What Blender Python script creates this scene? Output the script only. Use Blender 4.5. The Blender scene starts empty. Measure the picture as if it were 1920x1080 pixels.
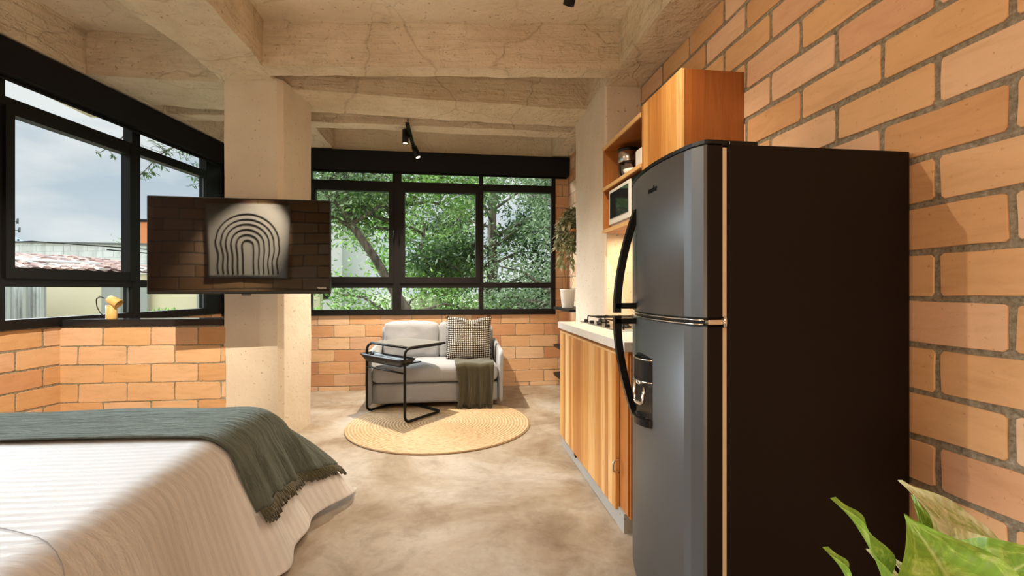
import bpy, bmesh, math, random
from mathutils import Vector, Matrix, noise
random.seed(7)
C = bpy.context.scene.collection
PI = math.pi

# ------------------------------------------------------------------ camera
YAW = math.atan(110/870)
cam = bpy.data.objects.new('camera', bpy.data.cameras.new('camera')); C.objects.link(cam)
cam.location = (0, 0, 1.25)
cam.rotation_euler = (PI/2, 0, -YAW)
cam.data.sensor_width = 36; cam.data.lens = 36*870/1920
cam.data.shift_y = 2/1920
cam.data.clip_start = .02; cam.data.clip_end = 2000
bpy.context.scene.camera = cam

# ------------------------------------------------------------------ world: overcast sky
w = bpy.data.worlds.new('sky'); bpy.context.scene.world = w; w.use_nodes = True
nt = w.node_tree; nt.nodes.clear()
def N(t, k, **kw):
    n = t.nodes.new(k)
    for a, b in kw.items(): setattr(n, a, b)
    return n
out = N(nt, 'ShaderNodeOutputWorld'); bg = N(nt, 'ShaderNodeBackground')
tc = N(nt, 'ShaderNodeTexCoord'); sep = N(nt, 'ShaderNodeSeparateXYZ')
nt.links.new(tc.outputs['Generated'], sep.inputs[0])
grad = N(nt, 'ShaderNodeValToRGB')
grad.color_ramp.elements[0].position = 0.0; grad.color_ramp.elements[0].color = (.70, .75, .80, 1)
grad.color_ramp.elements[1].position = .75; grad.color_ramp.elements[1].color = (.22, .31, .43, 1)
e = grad.color_ramp.elements.new(.22); e.color = (.47, .56, .66, 1)
nt.links.new(sep.outputs['Z'], grad.inputs[0])
mp = N(nt, 'ShaderNodeMapping'); mp.inputs['Scale'].default_value = (1.6, 1.6, 4.5)
ns = N(nt, 'ShaderNodeTexNoise'); ns.inputs['Scale'].default_value = 1.7; ns.inputs['Detail'].default_value = 6
nt.links.new(tc.outputs['Generated'], mp.inputs[0]); nt.links.new(mp.outputs[0], ns.inputs['Vector'])
cr = N(nt, 'ShaderNodeValToRGB')
cr.color_ramp.elements[0].position = .44; cr.color_ramp.elements[0].color = (0, 0, 0, 1)
cr.color_ramp.elements[1].position = .60; cr.color_ramp.elements[1].color = (1, 1, 1, 1)
nt.links.new(ns.outputs['Fac'], cr.inputs[0])
mx = N(nt, 'ShaderNodeMixRGB'); mx.inputs[2].default_value = (.84, .85, .86, 1)
nt.links.new(cr.outputs[0], mx.inputs[0]); nt.links.new(grad.outputs[0], mx.inputs[1])
nt.links.new(mx.outputs[0], bg.inputs[0]); bg.inputs[1].default_value = 1.0
nt.links.new(bg.outputs[0], out.inputs[0])

# soft bright overcast sun
def sun(name, direction, power, col, angle):
    l = bpy.data.lights.new(name, 'SUN'); l.energy = power; l.color = col; l.angle = angle
    o = bpy.data.objects.new(name, l); C.objects.link(o)
    o.rotation_euler = Vector(direction).to_track_quat('-Z', 'Y').to_euler(); return o
sun('sun_light', (.80, -.38, -.55), 14, (.88, .94, 1.0), math.radians(50))
sun('overcast_fill', (-.45, .70, -.55), 2.8, (.95, .98, 1.0), math.radians(120))  # second sun, added as fill for outdoor fronts facing the camera

vs = bpy.context.scene.view_settings
bpy.context.scene.display_settings.display_device = 'sRGB'
vs.view_transform = 'Standard'; vs.look = 'None'; vs.gamma = 1; vs.exposure = 0.08; vs.use_curve_mapping = False

# room lamps (each sits in the mouth of a spotlight head built further down)
WARM = (1.0, .84, .64)
def spot(name, loc, aim, power, size_deg, blend=.6, col=WARM, rad=.03):
    l = bpy.data.lights.new(name, 'SPOT'); l.energy = power; l.color = col
    l.spot_size = math.radians(size_deg); l.spot_blend = blend; l.shadow_soft_size = rad*.7
    o = bpy.data.objects.new(name, l); C.objects.link(o); o.location = loc
    d = Vector(aim)-Vector(loc); o.rotation_euler = d.to_track_quat('-Z', 'Y').to_euler(); return o
# (head position, aim point, watts, cone, radius)
HEADS = [
    # track above the sofa
    ((-.50, 4.98, 2.78), (-.50, 4.95, 0), 420, 105, .022),
    ((-.40, 5.42, 2.76), (.5, 4.9, .4), 60, 100, .022),
    # track in the middle of the room
    ((.66, 2.62, 2.89), (.1, 3.9, 0), 70, 100, .022),
    ((.66, 1.90, 2.89), (.95, 3.3, .6), 60, 100, .022),
    # track above the bed
    ((-1.80, 1.75, 2.84), (-2.55, 4.0, .70), 480, 50, .022),
    ((-1.80, 2.02, 2.84), (1.57, 1.1, 1.2), 120, 90, .022),
    ((-1.80, 1.30, 2.84), (-2.42, .45, 1.85), 600, 44, .022),
]
for i, (p, a, pw, cone, rad) in enumerate(HEADS):
    spot('spot_lamp', p, a, pw, cone, .7, WARM, rad)
def area(name, loc, rot, sx, sy, power, col):
    l = bpy.data.lights.new(name, 'AREA'); l.shape = 'RECTANGLE'; l.size = sx; l.size_y = sy; l.energy = power; l.color = col
    o = bpy.data.objects.new(name, l); C.objects.link(o); o.location = loc; o.rotation_euler = rot; return o
# unseen soft fill added under the slab, behind the camera
area('ceiling_fill', (.1, -.6, 3.1), (math.radians(25), 0, 0), 3.0, 1.6, 26, (1.0, .86, .68))
# unseen warm fill added low behind the camera to brighten the ceiling
pl = bpy.data.lights.new('low_fill', 'POINT'); pl.energy = 70; pl.color = (1.0, .87, .68); pl.shadow_soft_size = .40
plo = bpy.data.objects.new('low_fill', pl); C.objects.link(plo); plo.location = (-.75, -1.2, .70)
# strip under the open kitchen shelf
area('shelf_strip_lamp', (1.40, 3.15, 1.685), (0, 0, 0), .06, .9, 9, (1.0, .78, .48))

# ------------------------------------------------------------------ helpers
def put(o, label=None, cat=None, group=None, kind=None):
    if label: o['label'] = label
    if cat: o['category'] = cat
    if group: o['group'] = group
    if kind: o['kind'] = kind
    return o
def thing(name, label, cat, loc=(0, 0, 0), rz=0, group=None):
    o = bpy.data.objects.new(name, None); C.objects.link(o); o.location = loc; o.rotation_euler = (0, 0, rz)
    o.empty_display_size = .1
    return put(o, label, cat, group)
class MB:
    def __init__(s): s.bm = bmesh.new(); s.uv = s.bm.loops.layers.uv.new('UVMap')
    def v(s, p): return s.bm.verts.new(p)
    def f(s, vs, mi=0):
        try:
            f = s.bm.faces.new(vs); f.material_index = mi; return f
        except ValueError: return None
    def box(s, x0, x1, y0, y1, z0, z1, bev=0, M=None, seg=2):
        g = bmesh.ops.create_cube(s.bm, size=1)
        vs = g['verts']
        for v in vs:
            v.co = Vector(((x0+x1)/2+v.co.x*(x1-x0), (y0+y1)/2+v.co.y*(y1-y0), (z0+z1)/2+v.co.z*(z1-z0)))
        if bev:
            es = list({e for v in vs for e in v.link_edges})
            r = bmesh.ops.bevel(s.bm, geom=es, offset=bev, segments=seg, profile=.5, affect='EDGES')
            vs = list({v for f in r['faces'] for v in f.verts} | {v for v in vs if v.is_valid})
        if M is not None:
            for v in vs: v.co = M @ v.co
        return s
    def prism(s, pts, z0, z1, ax='z'):
        def q(a, b, c): return {'z': (a, b, c), 'y': (a, c, b), 'x': (c, a, b)}[ax]
        lo = [s.v(q(a, b, z0)) for a, b in pts]; hi = [s.v(q(a, b, z1)) for a, b in pts]
        n = len(pts); s.f(lo[::-1]); s.f(hi)
        for i in range(n): s.f([lo[i], lo[(i+1) % n], hi[(i+1) % n], hi[i]])
        return s
    def tube(s, path, r, n=10, cap=True, closed=False):
        P = [Vector(p) for p in path]; rings = []
        rr = r if isinstance(r, (list, tuple)) else [r]*len(P)
        up = None
        for i, p in enumerate(P):
            a = P[i-1] if (i > 0 or closed) else p; b = P[(i+1) % len(P)] if (i < len(P)-1 or closed) else p
            t = (b-a)
            if t.length < 1e-9: t = Vector((0, 0, 1))
            t.normalize()
            if up is None:
                up = t.orthogonal().normalized()
            up = (up - t*up.dot(t))
            if up.length < 1e-6: up = t.orthogonal()
            up.normalize(); sd = t.cross(up)
            rings.append([s.v(p+(up*math.cos(2*PI*k/n)+sd*math.sin(2*PI*k/n))*rr[i]) for k in range(n)])
        m = len(rings)
        for i in range(m if closed else m-1):
            A, B = rings[i], rings[(i+1) % m]
            for k in range(n):
                f = s.f([A[k], A[(k+1) % n], B[(k+1) % n], B[k]])
                if f: f.smooth = True
        if cap and not closed: s.f(rings[0][::-1]); s.f(rings[-1])
        return s
    def cyl(s, p0, p1, r, n=20, r1=None): return s.tube([p0, p1], [r, r if r1 is None else r1], n)
    def lathe(s, prof, c=(0, 0, 0), n=24, M=None):
        rings = []
        for r, z in prof:
            rings.append([s.v((M @ Vector((r*math.cos(2*PI*k/n), r*math.sin(2*PI*k/n), z)) if M is not None else
                               Vector((c[0]+r*math.cos(2*PI*k/n), c[1]+r*math.sin(2*PI*k/n), c[2]+z)))) for k in range(n)])
        for A, B in zip(rings, rings[1:]):
            for k in range(n):
                f = s.f([A[k], A[(k+1) % n], B[(k+1) % n], B[k]])
                if f: f.smooth = True
        s.f(rings[0][::-1]); s.f(rings[-1]); return s
    def grid(s, fn, nu, nv, uvf=None, smooth=True, mi=0):
        V = [[s.v(fn(i/nu, j/nv)) for j in range(nv+1)] for i in range(nu+1)]
        for i in range(nu):
            for j in range(nv):
                f = s.f([V[i][j], V[i+1][j], V[i+1][j+1], V[i][j+1]], mi)
                if f:
                    f.smooth = smooth
                    if uvf:
                        for l, (a, b) in zip(f.loops, ((i, j), (i+1, j), (i+1, j+1), (i, j+1))):
                            l[s.uv].uv = uvf(a/nu, b/nv)
        return V
    def build(s, name, mat, parent=None, smooth=False, fix=True):
        if fix: bmesh.ops.recalc_face_normals(s.bm, faces=s.bm.faces)
        me = bpy.data.meshes.new(name); s.bm.to_mesh(me); s.bm.free()
        for m in (mat if isinstance(mat, (list, tuple)) else [mat]): me.materials.append(m)
        if smooth:
            for p in me.polygons: p.use_smooth = True
        o = bpy.data.objects.new(name, me); C.objects.link(o)
        if parent: o.parent = parent
        return o
def arc_path(pts, r, k=6):
    """polyline with rounded corners"""
    P = [Vector(p) for p in pts]; o = [P[0]]
    for i in range(1, len(P)-1):
        a = (P[i-1]-P[i]).normalized(); b = (P[i+1]-P[i]).normalized()
        p0 = P[i]+a*r; p1 = P[i]+b*r
        for j in range(k+1):
            t = j/k; o.append(p0*(1-t)**2+P[i]*2*t*(1-t)+p1*t*t)
    o.append(P[-1]); return o
def solidify(o, t, off=0):
    m = o.modifiers.new('solid', 'SOLIDIFY'); m.thickness = t; m.offset = off; return o
def subsurf(o, n=1):
    m = o.modifiers.new('sub', 'SUBSURF'); m.levels = n; m.render_levels = n; return o
def text_obj(body, size, M, mat, name, parent, shear=0, depth=.0006):
    cu = bpy.data.curves.new('t', 'FONT'); cu.body = body; cu.size = size; cu.extrude = depth; cu.shear = shear
    cu.align_x = 'CENTER'; cu.align_y = 'CENTER'
    t = bpy.data.objects.new('t', cu); C.objects.link(t)
    dg = bpy.context.evaluated_depsgraph_get()
    me = bpy.data.meshes.new_from_object(t.evaluated_get(dg)); bpy.data.objects.remove(t); bpy.data.curves.remove(cu)
    me.transform(M); me.materials.clear(); me.materials.append(mat)
    o = bpy.data.objects.new(name, me); C.objects.link(o); o.parent = parent; return o

# ------------------------------------------------------------------ materials
MATS = {}
def base(name, col=(.8, .8, .8), rough=.6, metal=0, spec=.5, **kw):
    m = bpy.data.materials.new(name); m.use_nodes = True; t = m.node_tree
    b = t.nodes['Principled BSDF']
    b.inputs['Base Color'].default_value = (*col, 1); b.inputs['Roughness'].default_value = rough
    b.inputs['Metallic'].default_value = metal; b.inputs['Specular IOR Level'].default_value = spec
    for k, v in kw.items(): b.inputs[k.replace('_', ' ')].default_value = v
    return m, t, b
def coords(t, kind='Object', scale=(1, 1, 1), rot=(0, 0, 0)):
    tc = N(t, 'ShaderNodeTexCoord'); mp = N(t, 'ShaderNodeMapping')
    mp.inputs['Scale'].default_value = scale; mp.inputs['Rotation'].default_value = rot
    t.links.new(tc.outputs[kind], mp.inputs[0]); return mp.outputs[0]
def nz(t, vec, scale, detail=4, rough=.55, dist=0):
    n = N(t, 'ShaderNodeTexNoise'); n.inputs['Scale'].default_value = scale; n.inputs['Detail'].default_value = detail
    n.inputs['Roughness'].default_value = rough; n.inputs['Distortion'].default_value = dist
    t.links.new(vec, n.inputs['Vector']); return n.outputs['Fac']
def ramp(t, fac, stops):
    r = N(t, 'ShaderNodeValToRGB'); el = r.color_ramp.elements
    while len(el) < len(stops): el.new(.5)
    for e, (p, c) in zip(el, stops): e.position = p; e.color = (*c, 1) if len(c) == 3 else c
    t.links.new(fac, r.inputs[0]); return r.outputs[0]
def mix(t, fac, a, b, mode='MIX'):
    n = N(t, 'ShaderNodeMixRGB', blend_type=mode)
    for i, x in enumerate((fac, a, b)):
        if hasattr(x, 'links') or isinstance(x, bpy.types.NodeSocket): t.links.new(x, n.inputs[i])
        elif i == 0: n.inputs[0].default_value = x
        else: n.inputs[i].default_value = (*x, 1)
    return n.outputs[0]
def mathn(t, op, a, b=None):
    n = N(t, 'ShaderNodeMath', operation=op)
    for i, x in enumerate((a, b)):
        if x is None: continue
        if isinstance(x, bpy.types.NodeSocket): t.links.new(x, n.inputs[i])
        else: n.inputs[i].default_value = x
    return n.outputs[0]
def bump(t, b, h, strength=.3, dist=.01, prev=None):
    n = N(t, 'ShaderNodeBump'); n.inputs['Strength'].default_value = strength; n.inputs['Distance'].default_value = dist
    t.links.new(h, n.inputs['Height'])
    if prev is not None: t.links.new(prev, n.inputs['Normal'])
    t.links.new(n.outputs[0], b.inputs['Normal']); return n.outputs[0]

def concrete(name, c1, c2, c3, rough=.85, bs=.5, board=0):
    m, t, b = base(name, c1, rough, spec=.25)
    v = coords(t)
    c = ramp(t, nz(t, v, 1.3, 6, .6), [(.3, c1), (.55, c2), (.75, c3)])
    pits = ramp(t, nz(t, v, 38, 2, .5), [(.27, (.45, .4, .35)), (.33, (1, 1, 1))])
    c = mix(t, .7, c, pits, 'MULTIPLY')
    n1 = bump(t, b, nz(t, v, 5, 8, .65, .6), bs, .05)
    if board:
        # board marks running along the beams, trowel ridges and hairline cracks
        vb = coords(t, scale=(1.2, 1.2, 16)); bm_ = nz(t, vb, 1.6, 4, .6, .3)
        n1 = bump(t, b, ramp(t, bm_, [(.35, (0, 0, 0)), (.5, (.7, .7, .7)), (.52, (1, 1, 1))]), .7*board, .02, n1)
        dv = N(t, 'ShaderNodeTexVoronoi', feature='DISTANCE_TO_EDGE'); dv.inputs['Scale'].default_value = .9
        wn = N(t, 'ShaderNodeTexNoise'); wn.inputs['Scale'].default_value = 3; t.links.new(v, wn.inputs['Vector'])
        wm = N(t, 'ShaderNodeVectorMath', operation='MULTIPLY_ADD'); t.links.new(wn.outputs['Color'], wm.inputs[0]); wm.inputs[1].default_value = (.35, .35, .35); t.links.new(v, wm.inputs[2])
        t.links.new(wm.outputs[0], dv.inputs['Vector'])
        cr_ = ramp(t, dv.outputs['Distance'], [(0, (0, 0, 0)), (.010, (1, 1, 1))])
        n1 = bump(t, b, cr_, .6*board, .02, n1)
        c = mix(t, .45*board, c, ramp(t, dv.outputs['Distance'], [(0, (.45, .36, .28)), (.012, (1, 1, 1))]), 'MULTIPLY')
        c = mix(t, .5*board, c, ramp(t, bm_, [(.3, (.80, .74, .66)), (.55, (1, 1, 1)), (.75, (1.08, 1.08, 1.06))]), 'MULTIPLY')
        lump = nz(t, v, 14, 3, .5, .3)
        n1 = bump(t, b, ramp(t, lump, [(.55, (0, 0, 0)), (.75, (1, 1, 1))]), .8*board, .03, n1)
    t.links.new(c, b.inputs['Base Color'])
    bump(t, b, nz(t, v, 45, 4, .6), bs*.7, .006, n1)
    return m
M_ceil = concrete('painted_concrete', (.72, .61, .45), (.82, .72, .56), (.88, .80, .66), .8, .7, .35)
M_col = concrete('column_concrete', (.64, .55, .44), (.72, .63, .51), (.77, .70, .59), .8, .22)
M_top = concrete('worktop_concrete', (.62, .60, .57), (.70, .68, .65), (.76, .75, .72), .45, .08)
def board_marks():
    m = concrete('beam_concrete', (.66, .54, .39), (.79, .68, .52), (.87, .78, .62), .85, .85, .6)
    return m
M_beam = board_marks()
# floor
m, t, b = base('polished_concrete_floor', (.5, .42, .34), .35, spec=.4)
v = coords(t)
big = nz(t, v, .9, 7, .62, .5); sm = nz(t, v, 3.2, 8, .7, 1.0); fine = nz(t, v, 26, 5, .7)
c = ramp(t, big, [(.36, (.24, .175, .115)), (.47, (.35, .29, .225)), (.56, (.45, .41, .36)), (.72, (.54, .52, .49))])
c = mix(t, .55, c, ramp(t, sm, [(.3, (.50, .43, .36)), (.52, (1, 1, 1)), (.8, (1.12, 1.1, 1.08))]), 'MULTIPLY')
c = mix(t, .5, c, ramp(t, fine, [(.3, (.82, .8, .78)), (.6, (1.05, 1.05, 1.05))]), 'MULTIPLY')
t.links.new(c, b.inputs['Base Color'])
t.links.new(ramp(t, sm, [(.3, (.55, .55, .55)), (.7, (.32, .32, .32))]), b.inputs['Roughness'])
bump(t, b, sm, .12, .01); M_floor = m

def brick_mat(name, stops, sc=1):
    m, t, b = base(name, (.6, .3, .1), .8, spec=.2)
    v = coords(t)
    g = N(t, 'ShaderNodeNewGeometry')
    c = ramp(t, g.outputs['Random Per Island'], stops)
    vs_ = coords(t, scale=(3, 3, 14))
    c = mix(t, .55, c, ramp(t, nz(t, vs_, 1.6, 5, .6, .8), [(.25, (.80, .72, .62)), (.5, (1, 1, 1)), (.8, (1.14, 1.10, 1.08))]), 'MULTIPLY')
    c = mix(t, .6, c, ramp(t, nz(t, v, 70, 2, .5), [(.24, (.55, .45, .35)), (.31, (1, 1, 1))]), 'MULTIPLY')
    c = mix(t, .8, c, ramp(t, nz(t, v, 2.4, 4, .6), [(.40, (1, 1, 1)), (.75, (1.12, 1.12, 1.16))]), 'MULTIPLY')
    t.links.new(c, b.inputs['Base Color'])
    n1 = bump(t, b, nz(t, v, 9, 6, .6, .5), .25, .012)
    bump(t, b, nz(t, v, 80, 4, .6), .35, .002, n1)
    return m
M_brick = brick_mat('clay_brick', [(0, (.55, .30, .135)), (.25, (.62, .365, .18)), (.5, (.66, .40, .20)), (.75, (.71, .48, .31)), (1, (.59, .32, .17))])
M_brick2 = brick_mat('clay_brick_far', [(0, (.50, .26, .14)), (.3, (.62, .36, .19)), (.55, (.66, .43, .25)), (.8, (.70, .50, .33)), (1, (.48, .235, .14))])
m, t, b = base('mortar', (.34, .29, .22), .95, spec=.1)
v = coords(t)
c = ramp(t, nz(t, v, 60, 4, .7), [(.3, (.20, .165, .115)), (.5, (.37, .315, .23)), (.62, (.46, .40, .30)), (.74, (.68, .63, .53))])
t.links.new(c, b.inputs['Base Color']); n1 = bump(t, b, nz(t, v, 90, 5, .75), 1.0, .012); M_mortar = m

M_black, t, b = base('black_metal', (.006, .0055, .005), .45, spec=.22)
M_blind, t, b = base('black_blind_fabric', (.006, .006, .007), .75, spec=.25)
M_alu, t, b = base('dark_seal', (.10, .11, .12), .4, metal=.6)
# thin window glass
m = bpy.data.materials.new('window_glass'); m.use_nodes = True; t = m.node_tree; t.nodes.clear()
o_ = N(t, 'ShaderNodeOutputMaterial'); mxs = N(t, 'ShaderNodeMixShader'); tr = N(t, 'ShaderNodeBsdfTransparent'); gl = N(t, 'ShaderNodeBsdfGlossy')
tr.inputs[0].default_value = (.96, .98, .97, 1); gl.inputs['Roughness'].default_value = .02
lw_ = N(t, 'ShaderNodeLayerWeight'); lw_.inputs[0].default_value = .5
fz = N(t, 'ShaderNodeMath', operation='POWER'); fz.inputs[1].default_value = 6; t.links.new(lw_.outputs['Facing'], fz.inputs[0])
fa = N(t, 'ShaderNodeMath', operation='MULTIPLY_ADD'); fa.inputs[1].default_value = .35; fa.inputs[2].default_value = .005; t.links.new(fz.outputs[0], fa.inputs[0])
t.links.new(fa.outputs[0], mxs.inputs[0]); t.links.new(tr.outputs[0], mxs.inputs[1]); t.links.new(gl.outputs[0], mxs.inputs[2]); t.links.new(mxs.outputs[0], o_.inputs[0])
M_glass = m
def wood_mat(name, stops, plank=.062, grain=.6, rough=.42):
    m, t, b = base(name, (.5, .25, .08), rough, spec=.4)
    tc = N(t, 'ShaderNodeTexCoord'); sp = N(t, 'ShaderNodeSeparateXYZ'); t.links.new(tc.outputs['Object'], sp.inputs[0])
    s = mathn(t, 'ADD', sp.outputs['X'], sp.outputs['Y'])
    wob = nz(t, coords(t, scale=(1, 1, .5)), 1.2, 2)
    s = mathn(t, 'ADD', s, mathn(t, 'MULTIPLY', wob, .05))
    idx = mathn(t, 'FLOOR', mathn(t, 'DIVIDE', s, plank))
    wn = N(t, 'ShaderNodeTexWhiteNoise', noise_dimensions='1D'); t.links.new(idx, wn.inputs['W'])
    c = ramp(t, wn.outputs['Value'], stops)
    gv = coords(t, scale=(26, 26, 1.3))
    g = nz(t, gv, 1.5, 6, .6, 1.6)
    c = mix(t, grain, c, ramp(t, g, [(.28, (.50, .38, .26)), (.46, (.92, .88, .82)), (.7, (1.15, 1.1, 1.05))]), 'MULTIPLY')
    kn = nz(t, coords(t, scale=(9, 9, 2.2)), 1.3, 2)
    c = mix(t, .7, c, ramp(t, kn, [(.20, (.25, .12, .05)), (.27, (1, 1, 1))]), 'MULTIPLY')
    t.links.new(c, b.inputs['Base Color']); bump(t, b, g, .08, .003); return m
M_teak = wood_mat('teak_wood', [(0, (.42, .17, .04)), (.3, (.54, .25, .065)), (.55, (.62, .32, .095)), (.8, (.80, .55, .26)), (1, (.56, .25, .06))])
M_teakdark = wood_mat('teak_wood_dark', [(0, (.27, .085, .018)), (.5, (.36, .125, .027)), (1, (.43, .165, .04))], .12, .55)
M_oak = wood_mat('pine_edge', [(0, (.66, .40, .17)), (1, (.72, .46, .21))], .2, .3)

def fabric(name, c1, c2, scale=300, bs=.3, rough=.95, sheen=.3, big=.0):
    m, t, b = base(name, c1, rough, spec=.15); b.inputs['Sheen Weight'].default_value = sheen
    v = coords(t)
    t.links.new(mix(t, nz(t, v, scale, 2), c1, c2), b.inputs['Base Color'])
    n1 = bump(t, b, nz(t, v, 7, 4, .5, .4), .35, .03)
    bump(t, b, nz(t, v, scale, 2), bs, .002, n1); return m
M_sofa = fabric('grey_sofa_fabric', (.26, .275, .30), (.36, .375, .40), 260, .25)
M_throw = fabric('olive_throw_fabric', (.045, .043, .026), (.085, .08, .05), 180, .5)
M_rubber, t, b = base('black_plastic', (.006, .006, .006), .3, spec=.3)
M_chrome, t, b = base('chrome', (.75, .74, .72), .12, metal=1)
M_steel, t, b = base('brushed_steel', (.55, .54, .52), .25, metal=1)
M_white, t, b = base('white_ceramic', (.82, .80, .76), .3)
M_offw, t, b = base('white_plastic', (.72, .70, .66), .4)
M_leg, t, b = base('pale_wood_leg', (.62, .42, .22), .5)

# ------------------------------------------------------------------ room shell
def brick_wall(name, org, d, n, length, z0, z1, pitch, course, zline, phase0, phase1, mat, joint=.016, prot=.009, thick=.16, label=None):
    """d along the wall, n into the room; rows counted from mortar line zline; phase0/1: a vertical joint in even / odd rows (distance along d)"""
    org = Vector(org); d = Vector(d).normalized(); n = Vector(n).normalized(); up = Vector((0, 0, 1))
    mb = MB()
    def P(s, q, z): return org+d*s+n*q+up*(z-org.z)
    vs = [mb.v(P(s, q, z)) for s in (0, length) for q in (-thick, 0) for z in (z0, z1)]
    for a in ((0, 1, 3, 2), (4, 6, 7, 5), (0, 2, 6, 4), (1, 5, 7, 3), (0, 4, 5, 1), (2, 3, 7, 6)): mb.f([vs[i] for i in a], 1)
    k0 = math.floor((z0-zline)/course)-1; k1 = math.ceil((z1-zline)/course)+1
    rnd = random.Random(hash(round(org.x*10)+round(org.y*100)))
    for k in range(k0, k1):
        za = max(zline+k*course+joint/2, z0); zb = min(zline+(k+1)*course-joint/2, z1)
        if zb-za < .02: continue
        ph = phase0 if k % 2 == 0 else phase1
        j0 = math.floor((0-ph)/pitch)-1
        for j in range(j0, j0+int(length/pitch)+4):
            a = max(ph+j*pitch+joint/2, 0); bb = min(ph+(j+1)*pitch-joint/2, length)
            if bb-a < .02: continue
            ja = [rnd.uniform(-.003, .003) for _ in range(8)]
            pr = prot+rnd.uniform(-.0012, .0012); ch = min(.0022, prot*.6)
            # outline with slightly uneven sides
            NS = 6
            def side(p, q, nn, amp):
                return [(p[0]+(q[0]-p[0])*i/nn, p[1]+(q[1]-p[1])*i/nn) for i in range(nn)]
            c4 = [(a+ja[0], za+ja[1]), (bb+ja[2], za+ja[3]), (bb+ja[4], zb+ja[5]), (a+ja[6], zb+ja[7])]
            ring = []
            for i in range(4):
                (xa, za_), (xb, zb_) = c4[i], c4[(i+1) % 4]; ln = math.hypot(xb-xa, zb_-za_); e_ = min(.3, .009/ln)
                mids = (.25, .5, .75) if i % 2 == 0 else (.5,)
                for q in (e_,)+mids+(1-e_,):
                    if (q < .2 or q > .8 or ln > .08): ring.append((xa+(xb-xa)*q, za_+(zb_-za_)*q))
            cx_, cz_ = (a+bb)/2, (za+zb)/2
            ring = [(x+rnd.uniform(-.0022, .0022), z+rnd.uniform(-.0022, .0022)) for x, z in ring]
            A = [mb.v(P(x, -.001, z)) for x, z in ring]; B = [mb.v(P(x, pr-ch, z)) for x, z in ring]
            D = [mb.v(P(x+(ch if x < cx_ else -ch)*(1 if abs(x-cx_) > (bb-a)/2-.012 else 0), pr, z+(ch if z < cz_ else -ch)*(1 if abs(z-cz_) > (zb-za)/2-.012 else 0))) for x, z in ring]
            m_ = len(ring)
            for i in range(m_):
                mb.f([A[i], A[(i+1) % m_], B[(i+1) % m_], B[i]], 0); mb.f([B[i], B[(i+1) % m_], D[(i+1) % m_], D[i]], 0)
            mb.f(D, 0)
    o = mb.build(name, [mat, M_mortar]); put(o, label, None, None, 'structure'); return o

def rough_box(name, x0, x1, y0, y1, z0, z1, mat, amp=.012, res=.07, label=None, parent=None, seed=0, fx=None):
    """box whose faces are subdivided and gently uneven, like hand-cast concrete"""
    mb = MB(); bm = mb.bm
    nx, ny, nz_ = [max(1, min(70, int(round((b_-a_)/res)))) for a_, b_ in ((x0, x1), (y0, y1), (z0, z1))]
    def face(o, a, b_, na, nb):
        mb.grid(lambda i, j: Vector(o)+Vector(a)*i+Vector(b_)*j, na, nb, smooth=True)
    X, Y, Z = (x1-x0), (y1-y0), (z1-z0)
    face((x0, y0, z0), (X, 0, 0), (0, 0, Z), nx, nz_); face((x0, y1, z0), (X, 0, 0), (0, 0, Z), nx, nz_)
    face((x0, y0, z0), (0, Y, 0), (0, 0, Z), ny, nz_); face((x1, y0, z0), (0, Y, 0), (0, 0, Z), ny, nz_)
    face((x0, y0, z0), (X, 0, 0), (0, Y, 0), nx, ny); face((x0, y0, z1), (X, 0, 0), (0, Y, 0), nx, ny)
    bmesh.ops.remove_doubles(bm, verts=bm.verts, dist=1e-4)
    for v in bm.verts:
        p = v.co.copy()
        q = Vector((p.x*1.7+seed, p.y*1.7+seed*3, p.z*1.7))
        d = noise.noise_vector(q)*amp + noise.noise_vector(q*4.3)*amp*.6
        v.co = p+d
        if fx: v.co = fx(v.co)
    o = mb.build(name, mat, parent); 
    me = o.data
    if hasattr(me, 'set_sharp_from_angle'): me.set_sharp_from_angle(angle=math.radians(42))
    return put(o, label, None, None, 'structure') if not parent else o

XR = 1.57; YB = 5.93; ZC = 2.95; ZS = 3.30
DL = Vector((.148206, .988957, 0)).normalized()      # left wall runs this way (towards the back)
CL = Vector((-2.73, YB, 0))                            # back-left corner
NL = Vector((DL.y, -DL.x, 0))                          # into the room
def LW(s, q, z): return CL-DL*s+NL*q+Vector((0, 0, z))  # s from the back corner towards the camera

# floor and slab
mb = MB(); mb.box(-4.2, XR+.2, -2.3, YB+.2, -.15, 0); put(mb.build('floor', M_floor), 'polished grey and tan concrete floor with brown stains', None, None, 'structure')
rough_box('ceiling', -4.3, XR+.2, -2.4, YB+.2, ZS, ZS+.12, M_ceil, .008, .12, 'rough cream painted concrete ceiling slab between the beams')
# side walls
brick_wall('wall_right', (XR, -2.2, 0), (0, 1, 0), (-1, 0, 0), 3.75+2.2+.2, 0, ZC+.05, .40, .1575, 1.691, 1.523+2.2, 1.327+2.2, M_brick, .021, .006, label='orange clay block wall beside the black refrigerator')
brick_wall('wall_right_far', (1.49, 4.6, 0), (0, 1, 0), (-1, 0, 0), YB-4.6+.1, 0, ZC+.05, .375, .1505, .955, .1, .29, M_brick2, .010, .003, label='orange clay block wall beyond the right column')
brick_wall('wall_back', (-2.73, YB, 0), (1, 0, 0), (0, -1, 0), 1.52+2.73, 0, .955, .375, .1505, .955, 2.73-.518+.187, 2.73-.518, M_brick2, .008, .003, label='low clay block wall below the far window')
brick_wall('wall_back_right', (1.31, YB, 0), (1, 0, 0), (0, -1, 0), .22, .955, ZC+.1, .375, .1505, .955, .10, .30, M_brick2, .008, .003, label='narrow strip of clay block wall right of the far window')
rough_box('wall_back_lintel', -2.9, 1.7, YB, YB+.18, 2.87, ZS, M_ceil, .006, .12, 'concrete beam above the far window')
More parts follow.
